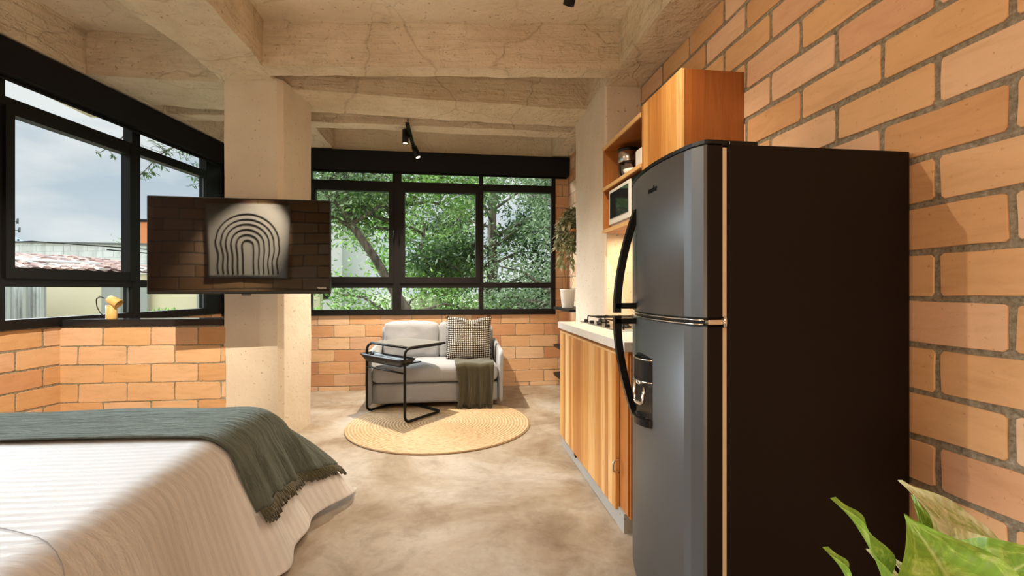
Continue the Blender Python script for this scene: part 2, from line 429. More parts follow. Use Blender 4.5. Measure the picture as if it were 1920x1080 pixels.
brick_wall('wall_left', tuple(LW(4.62, 0, 0)), tuple(DL), tuple(NL), 4.62, 0, .965, .375, .148, .962, .1, .29, M_brick, .014, .004, label='low orange clay block wall below the left windows')
brick_wall('wall_left_near', tuple(LW(8.4, 0, 0)), tuple(DL), tuple(NL), 8.4-4.62, 0, ZC+.05, .375, .148, .962, .1, .29, M_brick, .014, .004, label='clay block wall left of the bed')
# return wall carrying the black shelf
brick_wall('wall_left_return', (-3.03, 4.0, 0), (1, 0, 0), (0, -1, 0), 1.21, 0, .958, .345, .146, .950, 3.03-2.372+.172, 3.03-2.372, M_brick, .009, .003, .14, label='pale clay block half wall between the left wall and the column')
# walls behind the camera
brick_wall('wall_rear_bed', (-4.1, .45, 0), (1, 0, 0), (0, 1, 0), 2.7, 0, ZS, .375, .15, .95, .1, .28, M_brick, .014, .004, label='clay block wall behind the head of the bed')
brick_wall('wall_rear_side', (-1.4, .45, 0), (0, -1, 0), (1, 0, 0), 2.7, 0, ZS, .375, .15, .95, .1, .28, M_brick, .014, .004, label='clay block wall beside the entry')
brick_wall('wall_rear', (-1.5, -2.1, 0), (1, 0, 0), (0, 1, 0), 3.2, 0, ZS, .375, .15, .95, .1, .28, M_brick, .014, .004, label='clay block wall behind the camera')

# beams
rough_box('trim_1', -1.52, 1.30, 3.60, 3.76, ZC, ZS+.02, M_beam, .014, .06, 'first rough concrete cross beam between the two columns', seed=1, fx=lambda c: Vector((c.x, c.y-(c.x+.085)*.107, c.z)))
rough_box('trim_2', -1.52, 1.30, 4.22, 4.70, ZC, ZS+.02, M_beam, .016, .06, 'wide concrete cross beam behind the columns', seed=2, fx=lambda c: Vector((c.x, c.y+(c.x+.1)*.035, c.z)))
rough_box('trim_3', -1.52, 1.30, 4.89, 5.07, ZC-.01, ZS+.02, M_beam, .014, .06, 'thin concrete cross beam nearest the far window', seed=3)
def haunch(co):
    # left edge of the long beam swells towards the camera
    if co.x < -1.65:
        co = co.copy(); co.x -= .14*max(0, min(1, (3.9-co.y)/1.2))
    return co
rough_box('trim_4', -1.86, -1.44, -.5, 5.95, ZC, ZS+.02, M_beam, .018, .09, 'long concrete beam running over the left column', seed=4, fx=haunch)
rough_box('trim_5', 1.265, 1.64, -2.2, 5.95, ZC, ZS+.02, M_beam, .014, .09, 'long concrete beam above the kitchen wall', seed=5)
rough_box('trim_6', -2.88, -1.84, 4.07, 4.69, ZC, ZS+.02, M_beam, .016, .07, 'concrete cross beam left of the column', seed=6)
rough_box('trim_7', -2.83, -1.84, 4.88, 5.04, ZC, ZS+.02, M_beam, .014, .07, 'thin concrete cross beam in the left corner', seed=7)
# edge beam over the left windows (follows the wall)
mb = MB()
def eb(s0, s1, q0, q1, z0, z1):
    V = {}
    def g(o, a, b_, na, nb): mb.grid(lambda i, j: LW(*(Vector(o)+Vector(a)*i+Vector(b_)*j)), na, nb)
    S, Q, Z = s1-s0, q1-q0, z1-z0
    for o, a, b_, na, nb in (((s0, q1, z0), (S, 0, 0), (0, 0, Z), 80, 5), ((s0, q0, z0), (S, 0, 0), (0, 0, Z), 80, 5),
                             ((s0, q0, z0), (S, 0, 0), (0, Q, 0), 80, 4), ((s0, q0, z1), (S, 0, 0), (0, Q, 0), 80, 4),
                             ((s0, q0, z0), (0, Q, 0), (0, 0, Z), 4, 5), ((s1, q0, z0), (0, Q, 0), (0, 0, Z), 4, 5)): g(o, a, b_, na, nb)
eb(-.1, 8.4, -.05, .13, ZC, ZS+.02)
bmesh.ops.remove_doubles(mb.bm, verts=mb.bm.verts, dist=1e-4)
for v in mb.bm.verts: v.co += noise.noise_vector(v.co*1.9)*.014+noise.noise_vector(v.co*7)*.006
o = mb.build('trim_8', M_beam); o.data.set_sharp_from_angle(angle=math.radians(42)); put(o, 'concrete edge beam above the left windows', None, None, 'structure')
# columns
def colmesh(name, pts, z1, label, seed):
    mb = MB(); n = len(pts); segs = []
    for i in range(n):
        a = Vector((*pts[i], 0)); c_ = Vector((*pts[(i+1) % n], 0)); k = max(1, int((c_-a).length/.08))
        mb.grid(lambda u_, v_: a+(c_-a)*u_+Vector((0, 0, z1*v_)), k, 36)
    bmesh.ops.remove_doubles(mb.bm, verts=mb.bm.verts, dist=1e-4)
    for v in mb.bm.verts:
        if v.co.z > .01: v.co += noise.noise_vector(v.co*1.5+Vector((seed, 0, 0)))*.007+noise.noise_vector(v.co*6)*.003
    o = mb.build(name, M_col); o.data.set_sharp_from_angle(angle=math.radians(30)); return put(o, label, None, None, 'structure')
colmesh('trim_9', [(-1.83, 4.0), (-1.425, 4.0), (-1.385, 4.035), (-1.31, 4.5), (-1.83, 4.5)], ZC+.02, 'square cream concrete column behind the television', 0)
colmesh('trim_10', [(1.26, 3.77), (1.275, 3.75), (1.60, 3.75), (1.60, 4.68), (1.26, 4.68)], ZC+.02, 'square concrete column at the end of the kitchen', 5)

# ------------------------------------------------------------------ windows
def window(name, label, PT, segs, zt_bot, zt_top, zm0, zm1, zb0, zb1, ends, handles=()):
    """PT(s,q,z): q>0 into the room. segs: list of (s0,s1,sash?) pane openings of the middle row"""
    root = thing(name, None, None); root['kind'] = 'structure'; root['label'] = label
    def bx(mb, s0, s1, q0, q1, z0, z1):
        vs = [mb.v(PT(s, q, z)) for s in (s0, s1) for q in (q0, q1) for z in (z0, z1)]
        for a in ((0, 1, 3, 2), (4, 6, 7, 5), (0, 2, 6, 4), (1, 5, 7, 3), (0, 4, 5, 1), (2, 3, 7, 6)): mb.f([vs[i] for i in a])
    e0, e1 = ends
    fm = MB()
    bx(fm, e0, e1, -.05, .03, zb0-.075, zb0-.005)                # bottom
    bx(fm, e0, e1, -.05, .03, zm0, zm0+.07)                       # middle rail
    bx(fm, e0, e1, -.05, .03, zt_bot, zt_top)                     # top rail
    bx(fm, e0, e1, -.05, .03, 2.78, 2.86)                         # head
    xs = [e0]+[x for sg in segs for x in sg[:2]]+[e1]
    for i in range(0, len(xs), 2): bx(fm, xs[i], xs[i+1], -.052, .032, zb0-.077, 2.862)
    fm.build('window_frame', M_black, root)
    for (s0, s1, sash) in segs:
        if sash:
            sm_ = MB(); w_ = .045
            z0, z1 = zm0+.06, zt_bot+.012
            for q in ((s0-.012, s0+w_), (s1-w_, s1+.012)): bx(sm_, q[0], q[1], -.032, .052, z0-.002, z1+.002)
            bx(sm_, s0, s1, -.03, .05, z0, z0+.075); bx(sm_, s0, s1, -.03, .05, z1-.05, z1)
            sm_.build('sash', M_black, root)
            g = MB(); bx(g, s0+w_-.01, s1-w_+.01, -.004, 0, z0+.07, z1-.045); g.build('pane', M_glass, root)
        else:
            g = MB(); bx(g, s0-.005, s1+.005, -.004, 0, zm0+.06, zt_bot+.005); g.build('pane', M_glass, root)
        sl = MB()
        for (a, b_) in ((s0, s0+.008), (s1-.008, s1)):
            bx(sl, a, b_, -.012, .005, zm1, zt_bot); bx(sl, a, b_, -.012, .005, zb0, zb1); 
        sl.build('seal', M_alu, root)
        g = MB(); bx(g, s0-.005, s1+.005, -.004, 0, zb0-.02, zb1+.01); g.build('pane', M_glass, root)
        g = MB(); bx(g, s0-.005, s1+.005, -.004, 0, zt_top-.01, 2.80); g.build('pane', M_glass, root)
    for s, z in handles:
        hm = MB(); hm.cyl(PT(s, .045, z), PT(s, .075, z), .011, 12)
        hm.tube(arc_path([PT(s, .078, z), PT(s, .082, z-.04), PT(s, .075, z-.13)], .02), .008, 8)
        hm.build('handle', M_black, root)
    return root
BW = lambda s, q, z: Vector((s, YB-q, z))
window('window_1', 'black framed far window looking onto green trees', BW,
       [(-2.62, -1.78, False), (-1.71, -.745, True), (-.645, .325, True), (.375, 1.262, False)], 2.495, 2.585, 1.265, 1.335, 1.0, 1.26, (-2.73, 1.315), [(-.725, 1.97), (-.66, 1.97)])
window('window_2', 'black framed left window looking onto sky and rooftops', LW,
       [(.335, 1.235, False), (1.325, 2.36, True), (2.46, 3.42, False), (3.52, 4.52, True)], 2.495, 2.575, 1.265, 1.335, 1.04, 1.262, (.0, 4.62))
# pelmet-style roller blinds
def blind(name, PT, s0, s1, label):
    r = thing(name, label, 'blind')
    def bx(mb, a, b_, q0, q1, z0, z1):
        vs = [mb.v(PT(s, q, z)) for s in (a, b_) for q in (q0, q1) for z in (z0, z1)]
        for i in ((0, 1, 3, 2), (4, 6, 7, 5), (0, 2, 6, 4), (1, 5, 7, 3), (0, 4, 5, 1), (2, 3, 7, 6)): mb.f([vs[j] for j in i])
    mb = MB(); bx(mb, s0, s1, .035, .125, 2.70, 2.935); mb.build('cassette', M_blind, r)
    mb = MB(); bx(mb, s0+.02, s1-.02, .06, .066, 2.685, 2.71); mb.build('fabric', M_blind, r)
    mb = MB(); mb.cyl(PT(s0+.02, .063, 2.682), PT(s1-.02, .063, 2.682), .011, 8); mb.build('bottom_bar', M_blind, r)
    return r
blind('roller_blind', BW, -2.62, 1.475, 'long black roller blind rolled up above the far window')
blind('roller_blind', LW, .16, 4.6, 'long black roller blind rolled up above the left windows')

# black shelf on the return wall
mb = MB(); mb.prism([(-3.015, 3.985), (-1.835, 3.985), (-1.835, 4.17), (-2.985, 4.17)], .96, 1.012)
m, t, b = base('black_ledge', (.018, .018, .02), .16, spec=1.0)
put(mb.build('ledge', m), 'long glossy black ledge on top of the low brick wall left of the column', 'shelf')

# ------------------------------------------------------------------ refrigerator
m, t, b = base('graphite_steel', (.10, .104, .108), .42, metal=.6, spec=.4)
v = coords(t, scale=(1, 1, .3)); bump(t, b, nz(t, v, 3, 2), .03, .01); M_fr = m
M_frside, t, b = base('fridge_side_paint', (.011, .007, .0055), .55, spec=.14)
M_gasket, t, b = base('cream_gasket', (.72, .58, .38), .5)
fr_ = thing('refrigerator', 'tall graphite two-door refrigerator against the brick wall', 'refrigerator', (1.2, 1.75, 0))
def FB(mb): return mb
def mv(o, root):   # geometry authored in world coordinates, made local to its root
    o.data.transform(Matrix.Translation(-Vector(root.location))); return o
mb = MB(); mb.box(.885, 1.552, 1.405, 2.085, .05, 1.722, .006); mv(mb.build('body', M_frside, fr_), fr_)
mb = MB(); mb.box(.868, .887, 1.415, 2.075, 1.15, 1.712); mb.box(.868, .887, 1.415, 2.075, .07, 1.125); mv(mb.build('gasket', M_gasket, fr_), fr_)
def door_profile(o=0):
    Y0, Y1 = 1.41, 2.07
    pts = []
    pts.append((.868, Y0)); pts.append((.815, Y0)); pts.append((.806, Y0+.006)); pts.append((.784, Y0+.045))
    for i in range(1, 19):
        t_ = i/18; y = Y0+.045+(Y1-.012-Y0-.045)*t_
        # arc through (.784,1.455) (.754,1.66) (.815,2.058)
        u_ = (y-1.455)/(2.058-1.455)
        x = .784*(1-u_)+.822*u_ - .2*u_*(1-u_)*.86
        pts.append((x, y))
    pts.append((.868, Y1))
    return pts
def surfx(y):
    P_ = door_profile()
    for a, c_ in zip(P_[1:], P_[2:]):
        if a[1] <= y <= c_[1]: return a[0]+(c_[0]-a[0])*(y-a[1])/(c_[1]-a[1])
    return .8
for nm, z0, z1 in (('freezer_door', 1.152, 1.722), ('lower_door', .012, 1.132)):
    mb = MB(); P_ = door_profile(); n = len(P_); rings = []
    for z, ins in ((z0, .008), (z0+.006, 0), (z1-.006, 0), (z1, .008)):
        rings.append([mb.v((x+(ins if i not in (0, n-1) else 0), y+(ins if i <= 1 else (-ins if i >= n-2 else 0)), z)) for i, (x, y) in enumerate(P_)])
    for A, B in zip(rings, rings[1:]):
        for i in range(n):
            f = mb.f([A[i], A[(i+1) % n], B[(i+1) % n], B[i]])
            if f and 3 < i < n-2: f.smooth = True
            if f and i in (0,): f.material_index = 1
    mb.f(rings[0][::-1]); mb.f(rings[-1])
    door = mv(mb.build(nm, [M_fr, M_frside], fr_), fr_)
    if nm == 'freezer_door': fd = door
    else: ld = door
# top cap and trim strips between the doors
P_ = door_profile()
mb = MB(); mb.prism([(x+(.002 if i not in (0, len(P_)-1) else 0), y) for i, (x, y) in enumerate(P_)], 1.722, 1.735)
mb.box(.83, .96, 1.43, 1.50, 1.72, 1.742, .004); mb.box(.90, 1.0, 1.42, 1.50, 1.72, 1.738, .004)
mv(mb.build('top_cap', M_rubber, fr_), fr_)
mb = MB(); mb.prism([(x+.012 if i not in (0, len(P_)-1) else x, y+.004) for i, (x, y) in enumerate(P_)], 1.134, 1.150)
mv(mb.build('door_gap', M_rubber, fr_), fr_)
for z in (1.1325, 1.147):
    mb = MB(); mb.tube([(x-.001, y, z+.002) for x, y in P_[2:-1]], .0028, 6)
    mv(mb.build('chrome_trim', M_chrome, fr_), fr_)
mb = MB(); mb.box(.815, .875, 1.402, 1.44, 1.134, 1.151, .003); mb.cyl((.872, 1.404, 1.125), (.872, 1.404, 1.16), .008, 12)
mv(mb.build('hinge', M_chrome, fr_), fr_)
mb = MB(); mb.box(.89, 1.55, 1.42, 2.07, 0, .06); mb.box(.82, .89, 1.43, 2.04, 0, .02); mv(mb.build('plinth', M_rubber, fr_), fr_)
# bow handles
def bow(z_att, z_in, zs):
    mb = MB(); YH = 1.93
    n = 18; L = []
    for i in range(n+1):
        t_ = i/n; z = z_att+(z_in-z_att)*t_
        x = .778-.092*math.sin(t_*PI/2)**.9
        L.append((x, z))
    for i in range(n):
        (xa, za), (xb, zb) = L[i], L[i+1]
        wa, wb = .020, .020
        A = [mb.v((xa, YH-.012, za)), mb.v((xa, YH+.012, za)), mb.v((xa+.03, YH+.012, za)), mb.v((xa+.03, YH-.012, za))]
        B = [mb.v((xb, YH-.012, zb)), mb.v((xb, YH+.012, zb)), mb.v((xb+.03, YH+.012, zb)), mb.v((xb+.03, YH-.012, zb))]
        for k in range(4): mb.f([A[k], A[(k+1) % 4], B[(k+1) % 4], B[k]])
        if i == 0: mb.f(A)
        if i == n-1: mb.f(B)
    mb.box(.69, .80, YH-.012, YH+.012, min(zs), max(zs), .002)
    return mb
h1 = mv(bow(1.595, 1.148, (1.165, 1.19)).build('handle', M_rubber, fr_), fr_); h2 = mv(bow(.68, 1.136, (1.10, 1.125)).build('handle', M_rubber, fr_), fr_)
for h_, d_ in ((h1, fd), (h2, ld)): h_.parent = d_
# water dispenser
dm = MB(); yc = 1.775; xs = surfx(yc)
dm.box(xs-.004, xs+.02, yc-.085, yc+.085, .712, .988, .008)
disp = mv(dm.build('water_dispenser', M_rubber, ld), fr_)
def half_disc(mb, yc, x, r_y, r_x, z0, z1, n=14, inner=0):
    pts = [(x, yc-r_y)]+[(x-r_x*math.sin(PI*i/n), yc-r_y*math.cos(PI*i/n)) for i in range(1, n)]+[(x, yc+r_y)]
    mb.prism(pts, z0, z1)
dm = MB(); half_disc(dm, yc, xs, .078, .034, .885, .972); mv(dm.build('dispenser_hood', M_rubber, disp), fr_)
dm = MB()
for z in (.975, .888): dm.tube([(xs-.035*math.sin(PI*i/14), yc-.079*math.cos(PI*i/14), z) for i in range(15)], .0028, 6)
dm.box(xs-.034, xs-.005, yc-.02, yc+.05, .872, .888, .004)
dm.tube(arc_path([(xs-.035, yc+.02, .885), (xs-.035, yc+.02, .80), (xs-.03, yc-.04, .80), (xs-.02, yc-.04, .865)], .015), .007, 8)
mv(dm.build('dispenser_lever', M_chrome, disp), fr_)
dm = MB(); half_disc(dm, yc, xs, .078, .04, .715, .742); mv(dm.build('drip_tray', M_rubber, disp), fr_)
dm = MB()
for q in (-.05, -.03, -.01, .01, .03, .05): dm.box(xs-.034+abs(q)*.3, xs-.004, yc+q-.003, yc+q+.003, .745, .749)
mv(dm.build('tray_grille', M_chrome, disp), fr_)
yl = 1.70
Ml = Matrix.Translation((surfx(yl)-.001, yl, 1.632)) @ Matrix.Rotation(-PI/2, 4, 'Z') @ Matrix.Rotation(PI/2, 4, 'X')
tx = text_obj('mabe', .036, Ml, M_rubber, 'logo', fd, shear=.3, depth=.0015)
mv(tx, fr_)

# ------------------------------------------------------------------ kitchen base cabinet
M_plinth = concrete('plinth_concrete', (.30, .29, .27), (.36, .35, .33), (.42, .41, .39), .7, .1)
cab = thing('base_cabinet', 'teak base cabinet with plank doors under the concrete worktop', 'cabinet', (1.2, 2.9, 0))
mb = MB(); mb.box(.875, 1.555, 2.25, 3.63, .10, .935); mv(mb.build('carcass', M_teakdark, cab), cab)
mb = MB(); mb.box(.865, 1.555, 2.28, 3.64, 0, .10); mv(mb.build('plinth', M_plinth, cab), cab)
def plank_door(y0, y1, nm):
    mb = MB(); mb.box(.85, .873, y0, y1, .085, .905, .002)
    d_ = mv(mb.build(nm, M_teak, cab), cab)
    mb = MB(); mb.box(.849, .875, y0, y1, .905, .917, .001); mv(mb.build('top_edge', M_oak, d_), cab)
    return d_
plank_door(3.225, 3.645, 'door'); plank_door(2.365, 3.22, 'door'); 
mb = MB(); mb.box(.885, 1.555, 2.24, 2.30, .085, .915, .002); mv(mb.build('side_panel', M_teakdark, cab), cab)
mb = MB(); mb.box(.856, .874, 3.20, 3.24, .055, .09, .003); mv(mb.build('foot', M_rubber, cab), cab)
mb = MB(); mb.tube(arc_path([(.86, 2.34, .36), (.825, 2.33, .35), (.825, 2.33, .30), (.86, 2.34, .29)], .012), .006, 8); mv(mb.build('handle', M_chrome, cab), cab)
mb = MB(); mb.box(.835, 1.558, 2.2, 3.665, .938, .988, .003)
put(mb.build('worktop', M_top), 'thick pale concrete worktop over the teak cabinet', 'worktop')
# hob
hob = thing('gas_hob', 'gas hob with black wire pan supports set in the worktop', 'hob', (1.25, 3.2, .988))
mb = MB(); mb.box(1.0, 1.50, 2.75, 3.60, .988, .996, .003); mv(mb.build('plate', M_steel, hob), hob)
for bx_, by_ in ((1.13, 3.42), (1.38, 3.42), (1.13, 2.98), (1.38, 2.98)):
    mb = MB(); mb.lathe([(.05, 0), (.05, .008), (.034, .012), (.034, .022), (.03, .026), (.01, .026)], (bx_, by_, .996), 18); mv(mb.build('burner', M_rubber, hob), hob)
for y0, y1 in ((3.24, 3.58), (2.80, 3.14)):
    mb = MB()
    for x in (1.06, 1.20, 1.31, 1.45):
        mb.tube(arc_path([(x, y0, .996), (x, y0, 1.04), (x, y1, 1.04), (x, y1, .996)], .018), .005, 8)
    for y in (y0+.10, y1-.10): mb.tube([(1.06, y, 1.04), (1.45, y, 1.04)], .005, 8)
    mv(mb.build('pan_support', M_black, hob), hob)
for i, y in enumerate((2.85, 3.02, 3.20, 3.38, 3.52)):
    mb = MB(); mb.lathe([(.018, 0), (.016, .018), (.006, .02)], (1.03, y, .996), 14); mv(mb.build('knob', M_rubber, hob), hob)

# upper cabinets and open shelf
uc = thing('wall_cabinet', 'teak wall cabinet mounted above the refrigerator', 'cabinet', (1.38, 2.6, 1.70))
mb = MB(); mb.box(1.222, 1.562, 2.335, 2.845, 1.70, 2.425, .002); mv(mb.build('carcass', M_teakdark, uc), uc)
mb = MB(); mb.box(1.20, 1.219, 2.33, 2.85, 1.70, 2.425, .002); mv(mb.build('door', M_teak, uc), uc)
su = thing('open_shelf_unit', 'open teak wall shelf box holding the microwave', 'shelf', (1.38, 3.2, 1.70))
mb = MB(); mb.box(1.20, 1.565, 2.86, 3.62, 2.36, 2.385); mv(mb.build('top_board', M_teakdark, su), su)
mb = MB(); mb.box(1.20, 1.565, 2.86, 3.60, 1.70, 1.722); mv(mb.build('bottom_board', M_teakdark, su), su)
mb = MB(); mb.box(1.205, 1.565, 2.86, 3.60, 2.035, 2.057); mv(mb.build('shelf_board', M_teakdark, su), su)
mb = MB(); mb.box(1.20, 1.565, 3.60, 3.625, 1.70, 2.385); mv(mb.build('side_board', M_teakdark, su), su)
mb = MB(); mb.box(1.548, 1.565, 2.86, 3.60, 1.722, 2.36); mv(mb.build('back_board', M_teakdark, su), su)
for z0, z1 in ((2.358, 2.387), (2.033, 2.059), (1.698, 1.724)):
    mb = MB(); mb.box(1.192, 1.203, 2.86, 3.625, z0, z1); mv(mb.build('edge_strip', M_oak, su), su)
# microwave
mw = thing('microwave', 'white microwave oven on the lower open shelf', 'microwave', (1.37, 3.2, 1.722))
mb = MB(); mb.box(1.225, 1.54, 2.93, 3.50, 1.735, 2.02, .006); mv(mb.build('body', M_offw, mw), mw)
mb = MB(); mb.box(1.205, 1.226, 3.06, 3.495, 1.745, 2.012, .005); d_ = mv(mb.build('door', M_offw, mw), mw)
M_mwg, t, b = base('dark_mirror_glass', (.02, .022, .025), .04, spec=1.0); b.inputs['IOR'].default_value = 2.3
mb = MB(); mb.box(1.201, 1.207, 3.09, 3.465, 1.79, 1.985); mv(mb.build('door_glass', M_mwg, d_), mw)
mb = MB(); mb.box(1.21, 1.226, 2.94, 3.05, 1.745, 2.012, .003); cp = mv(mb.build('control_panel', M_rubber, mw), mw)
mb = MB()
for z in (1.80, 1.84, 1.88, 1.92, 1.96): mb.box(1.205, 1.212, 2.96, 3.03, z, z+.018, .002)
mv(mb.build('buttons', M_steel, cp), mw)
for y in (2.98, 3.45):
    mb = MB(); mb.box(1.24, 1.28, y-.02, y+.02, 1.722, 1.736); mv(mb.build('foot', M_rubber, mw), mw)
# coffee maker
cm = thing('coffee_maker', 'steel and black drip coffee maker on the upper open shelf', 'coffee maker', (1.33, 3.42, 2.057))
mb = MB(); mb.box(1.25, 1.46, 3.33, 3.52, 2.057, 2.085, .006); mv(mb.build('base', M_rubber, cm), cm)
mb = MB(); mb.box(1.38, 1.46, 3.34, 3.51, 2.085, 2.30, .006); mv(mb.build('tower', M_rubber, cm), cm)
mb = MB(); mb.lathe([(.07, 0), (.075, .01), (.075, .085), (.07, .09)], (1.33, 3.425, 2.215), 28); hd = mv(mb.build('filter_housing', M_steel, cm), cm)
mb = MB(); mb.lathe([(.078, 0), (.078, .02), (.05, .027)], (1.33, 3.425, 2.303), 28); mv(mb.build('lid', M_rubber, cm), cm)
m, t, b = base('carafe_glass', (.9, .85, .8), .03); b.inputs['Transmission Weight'].default_value = .9
mb = MB(); mb.lathe([(.045, 0), (.06, .02), (.062, .06), (.045, .105), (.042, .12)], (1.32, 3.425, 2.087), 24); cf = mv(mb.build('carafe', m, cm), cm)
mb = MB(); mb.tube(arc_path([(1.285, 3.39, 2.20), (1.245, 3.37, 2.195), (1.25, 3.37, 2.12), (1.275, 3.39, 2.11)], .02), .007, 8); mv(mb.build('carafe_handle', M_rubber, cf), cm)
# crockery
def bowl(x, y, z, r, h_, label, cat='bowl'):
    mb = MB(); mb.lathe([(r*.45, 0), (r*.5, .004), (r*.8, h_*.4), (r, h_), (r-.004, h_), (r*.75, h_*.42), (r*.4, .012)], (0, 0, 0), 28)
    o = mb.build(cat, M_white); o.location = (x, y, z); return put(o, label, cat)
bowl(1.275, 3.20, 2.057, .065, .05, 'low white bowl in front of the coffee maker')
mb = MB(); mb.box(-.06, .06, -.055, .055, 0, .15, .012); o = mb.build('canister', M_white); o.location = (1.31, 3.03, 2.057); put(o, 'square white canister beside the coffee maker', 'canister')

# ------------------------------------------------------------------ television
tv = thing('television', 'wall-mounted flat black television swung out in front of the column', 'television', (-1.503, 3.54, 1.56), math.atan2(.05, 1.206))
M_scr, t, b = base('tv_screen', (.004, .0035, .0035), .025, spec=1.0); b.inputs['IOR'].default_value = 1.5
M_bez, t, b = base('tv_bezel', (.006, .006, .006), .3)
mb = MB(); mb.box(-.605, .605, -.012, .03, -.345, .34, .006); mb.build('back_shell', M_bez, tv)
mb = MB(); mb.box(-.30, .30, .03, .06, -.25, .2, .01); mb.build('rear_housing', M_bez, tv)
mb = MB(); mb.grid(lambda a, c_: Vector((-.597+1.194*a, -.0135+.00045*math.sin(a*8)*math.sin(c_*5+1), -.325+.657*c_)), 40, 24); mb.build('screen', M_scr, tv)
mb = MB(); mb.box(.03-.03, .03+.03, -.008, .004, -.356, -.344, .003); mb.build('sensor', M_bez, tv)
M_logo, t, b = base('silver_print', (.75, .75, .75), .3)
text_obj('Hisense', .021, Matrix.Translation((.545, -.0165, -.302)) @ Matrix.Rotation(PI/2, 4, 'X'), M_logo, 'logo', tv)
mb = MB(); mb.box(-.1, .1, .06, .075, -.1, .1); mb.tube([(0, .07, 0), (-.25, .25, 0)], .018, 8); mb.tube([(-.25, .25, 0), (-.12, .437, 0)], .018, 8); mb.box(-.17, -.07, .437, .447, -.14, .14)
mb.build('wall_arm', M_black, tv)

# wall art seen in the television's reflection
art = thing('canvas_art', 'cream wall hanging with dark concentric arches, seen reflected in the television', 'wall art', (-2.42, .49, 1.88))
m, t, b = base('cream_canvas', (.80, .76, .68), .9)
bump(t, b, nz(t, coords(t), 120, 2), .2, .002)
mb = MB()
def canvas(a, c_):
    x = -.50+1.0*a; z = -.49+.98*c_
    x += .018*math.sin(c_*PI)*(1 if a < .5 else -1)*abs(2*a-1); z -= .014*math.sin(a*PI)*(1 if c_ > .5 else -1)*abs(2*c_-1)
    return Vector((x, .004*math.sin(a*11), z))
mb.grid(canvas, 24, 20); o = mb.build('cloth', m, art); solidify(o, .012)
M_ink, t, b = base('dark_cord', (.02, .016, .012), .8)
for k, r in enumerate((.365, .305, .25, .19, .13, .065)):
    mb = MB(); zc_ = -.02-.004*k
    path = [(-r*(1+.03*math.sin(i)), .014, -.43+(zc_+.43)*i/8) for i in range(9)]
    path += [(-r*math.cos(PI*i/24), .014, zc_+r*1.0*math.sin(PI*i/24)) for i in range(1, 24)]
    path += [(r*(1+.03*math.sin(i)), .014, zc_-(zc_+.43)*i/8) for i in range(9)]
    mb.tube(path, .0085, 6); mb.build('arch_line', M_ink, art)
art.rotation_euler = (0, 0, 0)

# ------------------------------------------------------------------ bed
AX, BY = -.985, 2.80            # right and foot edges of the flat top
RC = .16; ZT = .60
def bedS(a, b_, off=0):
    """flat cloth point (a across, b_ along) draped over the mattress"""
    cx_, cy_ = AX-RC, BY-RC
    dx, dy = max(a-cx_, 0), max(b_-cy_, 0)
    L_ = math.hypot(dx, dy)
    if L_-RC > .40: L_ = RC+.40+(L_-RC-.40)*(1 if (dx <= 0 or dy <= 0) else (1-.06*min(1, 4*dx*dy/(L_*L_))))
    s = L_-RC
    zt = ZT + .010*noise.noise(Vector((a*2.1, b_*2.1, 0))) - .03*max(0, (b_-2.3))
    if s <= -RC+1e-6 or L_ < 1e-6:
        return Vector((a, b_, zt+off))
    hl_ = math.hypot(dx, dy); n = Vector((dx/hl_, dy/hl_, 0)); basep = Vector((min(a, cx_), min(b_, cy_), 0))
    if s < -.10: return basep+n*L_+Vector((0, 0, zt+off))
    # profile: bend radius .12 then hang with flare
    s2 = s+.10; R_ = .15; q = R_*PI/2*.86
    corner = (dx*dy)/(hl_*hl_)*2      # 0 on sides, 1 on the diagonal
    if s2 < q:
        th = s2/R_; out = R_*math.sin(th); dn = R_*(1-math.cos(th))
    else:
        th = q/R_; out = R_*math.sin(th); dn = R_*(1-math.cos(th))
        e_ = s2-q; fl = math.radians(17+12*corner+13*max(0, min(1, (b_-1.9)/.7)))
        out += e_*math.sin(fl); dn += e_*math.cos(fl)
    # folds
    per = b_ if dy <= 0 else (a if dx <= 0 else (cy_+math.atan2(dy, dx)*.5))
    if dy > 0 and dx > 0: per = cy_+math.atan2(dy, dx)*.45
    elif dy > 0: per = cy_+PI/2*.45+(cx_-a)
    k = min(1, max(0, (s2-.10)/.45))
    w_ = .022*math.sin(per*9+1.0)+.013*math.sin(per*21+.4)+.02*noise.noise(Vector((per*3, 0, 3)))
    out += k*w_*(1+1.2*corner)*(1+.5*max(0, min(1, (b_-1.9)/.7)))
    z = zt-dn
    p = basep+n*(L_-s2+out)
    if z < .02:
        p += n*(.02-z)*.85; z = .02+.006*math.sin(per*40)
    # small push of the offset along the surface normal
    sl = min(1, s2/(R_*1.3))
    return p+n*off*sl+Vector((0, 0, z+off*(1-sl*.7)))
bed = thing('bed', 'large low bed with white striped bedspread at the lower left', 'bed', (-1.9, 1.7, 0))
m, t, b = base('white_striped_bedspread', (.80, .79, .78), .75, spec=.2); b.inputs['Sheen Weight'].default_value = .2
tcn = N(t, 'ShaderNodeTexCoord'); sp = N(t, 'ShaderNodeSeparateXYZ'); t.links.new(tcn.outputs['UV'], sp.inputs[0])
wv = mathn(t, 'SINE', mathn(t, 'MULTIPLY', sp.outputs['Y'], 2*PI/.040)); wv2 = mathn(t, 'MULTIPLY', mathn(t, 'ADD', wv, 1), .5)
wv3 = ramp(t, wv2, [(.35, (0, 0, 0)), (.65, (1, 1, 1))])
t.links.new(mix(t, wv3, (.65, .65, .66), (.70, .70, .705)), b.inputs['Base Color'])
t.links.new(ramp(t, wv2, [(.35, (.85, .85, .85)), (.65, (.45, .45, .45))]), b.inputs['Roughness'])
n1 = bump(t, b, wv3, .15, .003)
n2 = bump(t, b, nz(t, coords(t, 'UV', (3, 9, 1)), 2.0, 5, .6, .6), .35, .03, n1)
M_spread = m
A0, A1 = -2.95, AX+.60; B0, B1 = .56, BY+.29
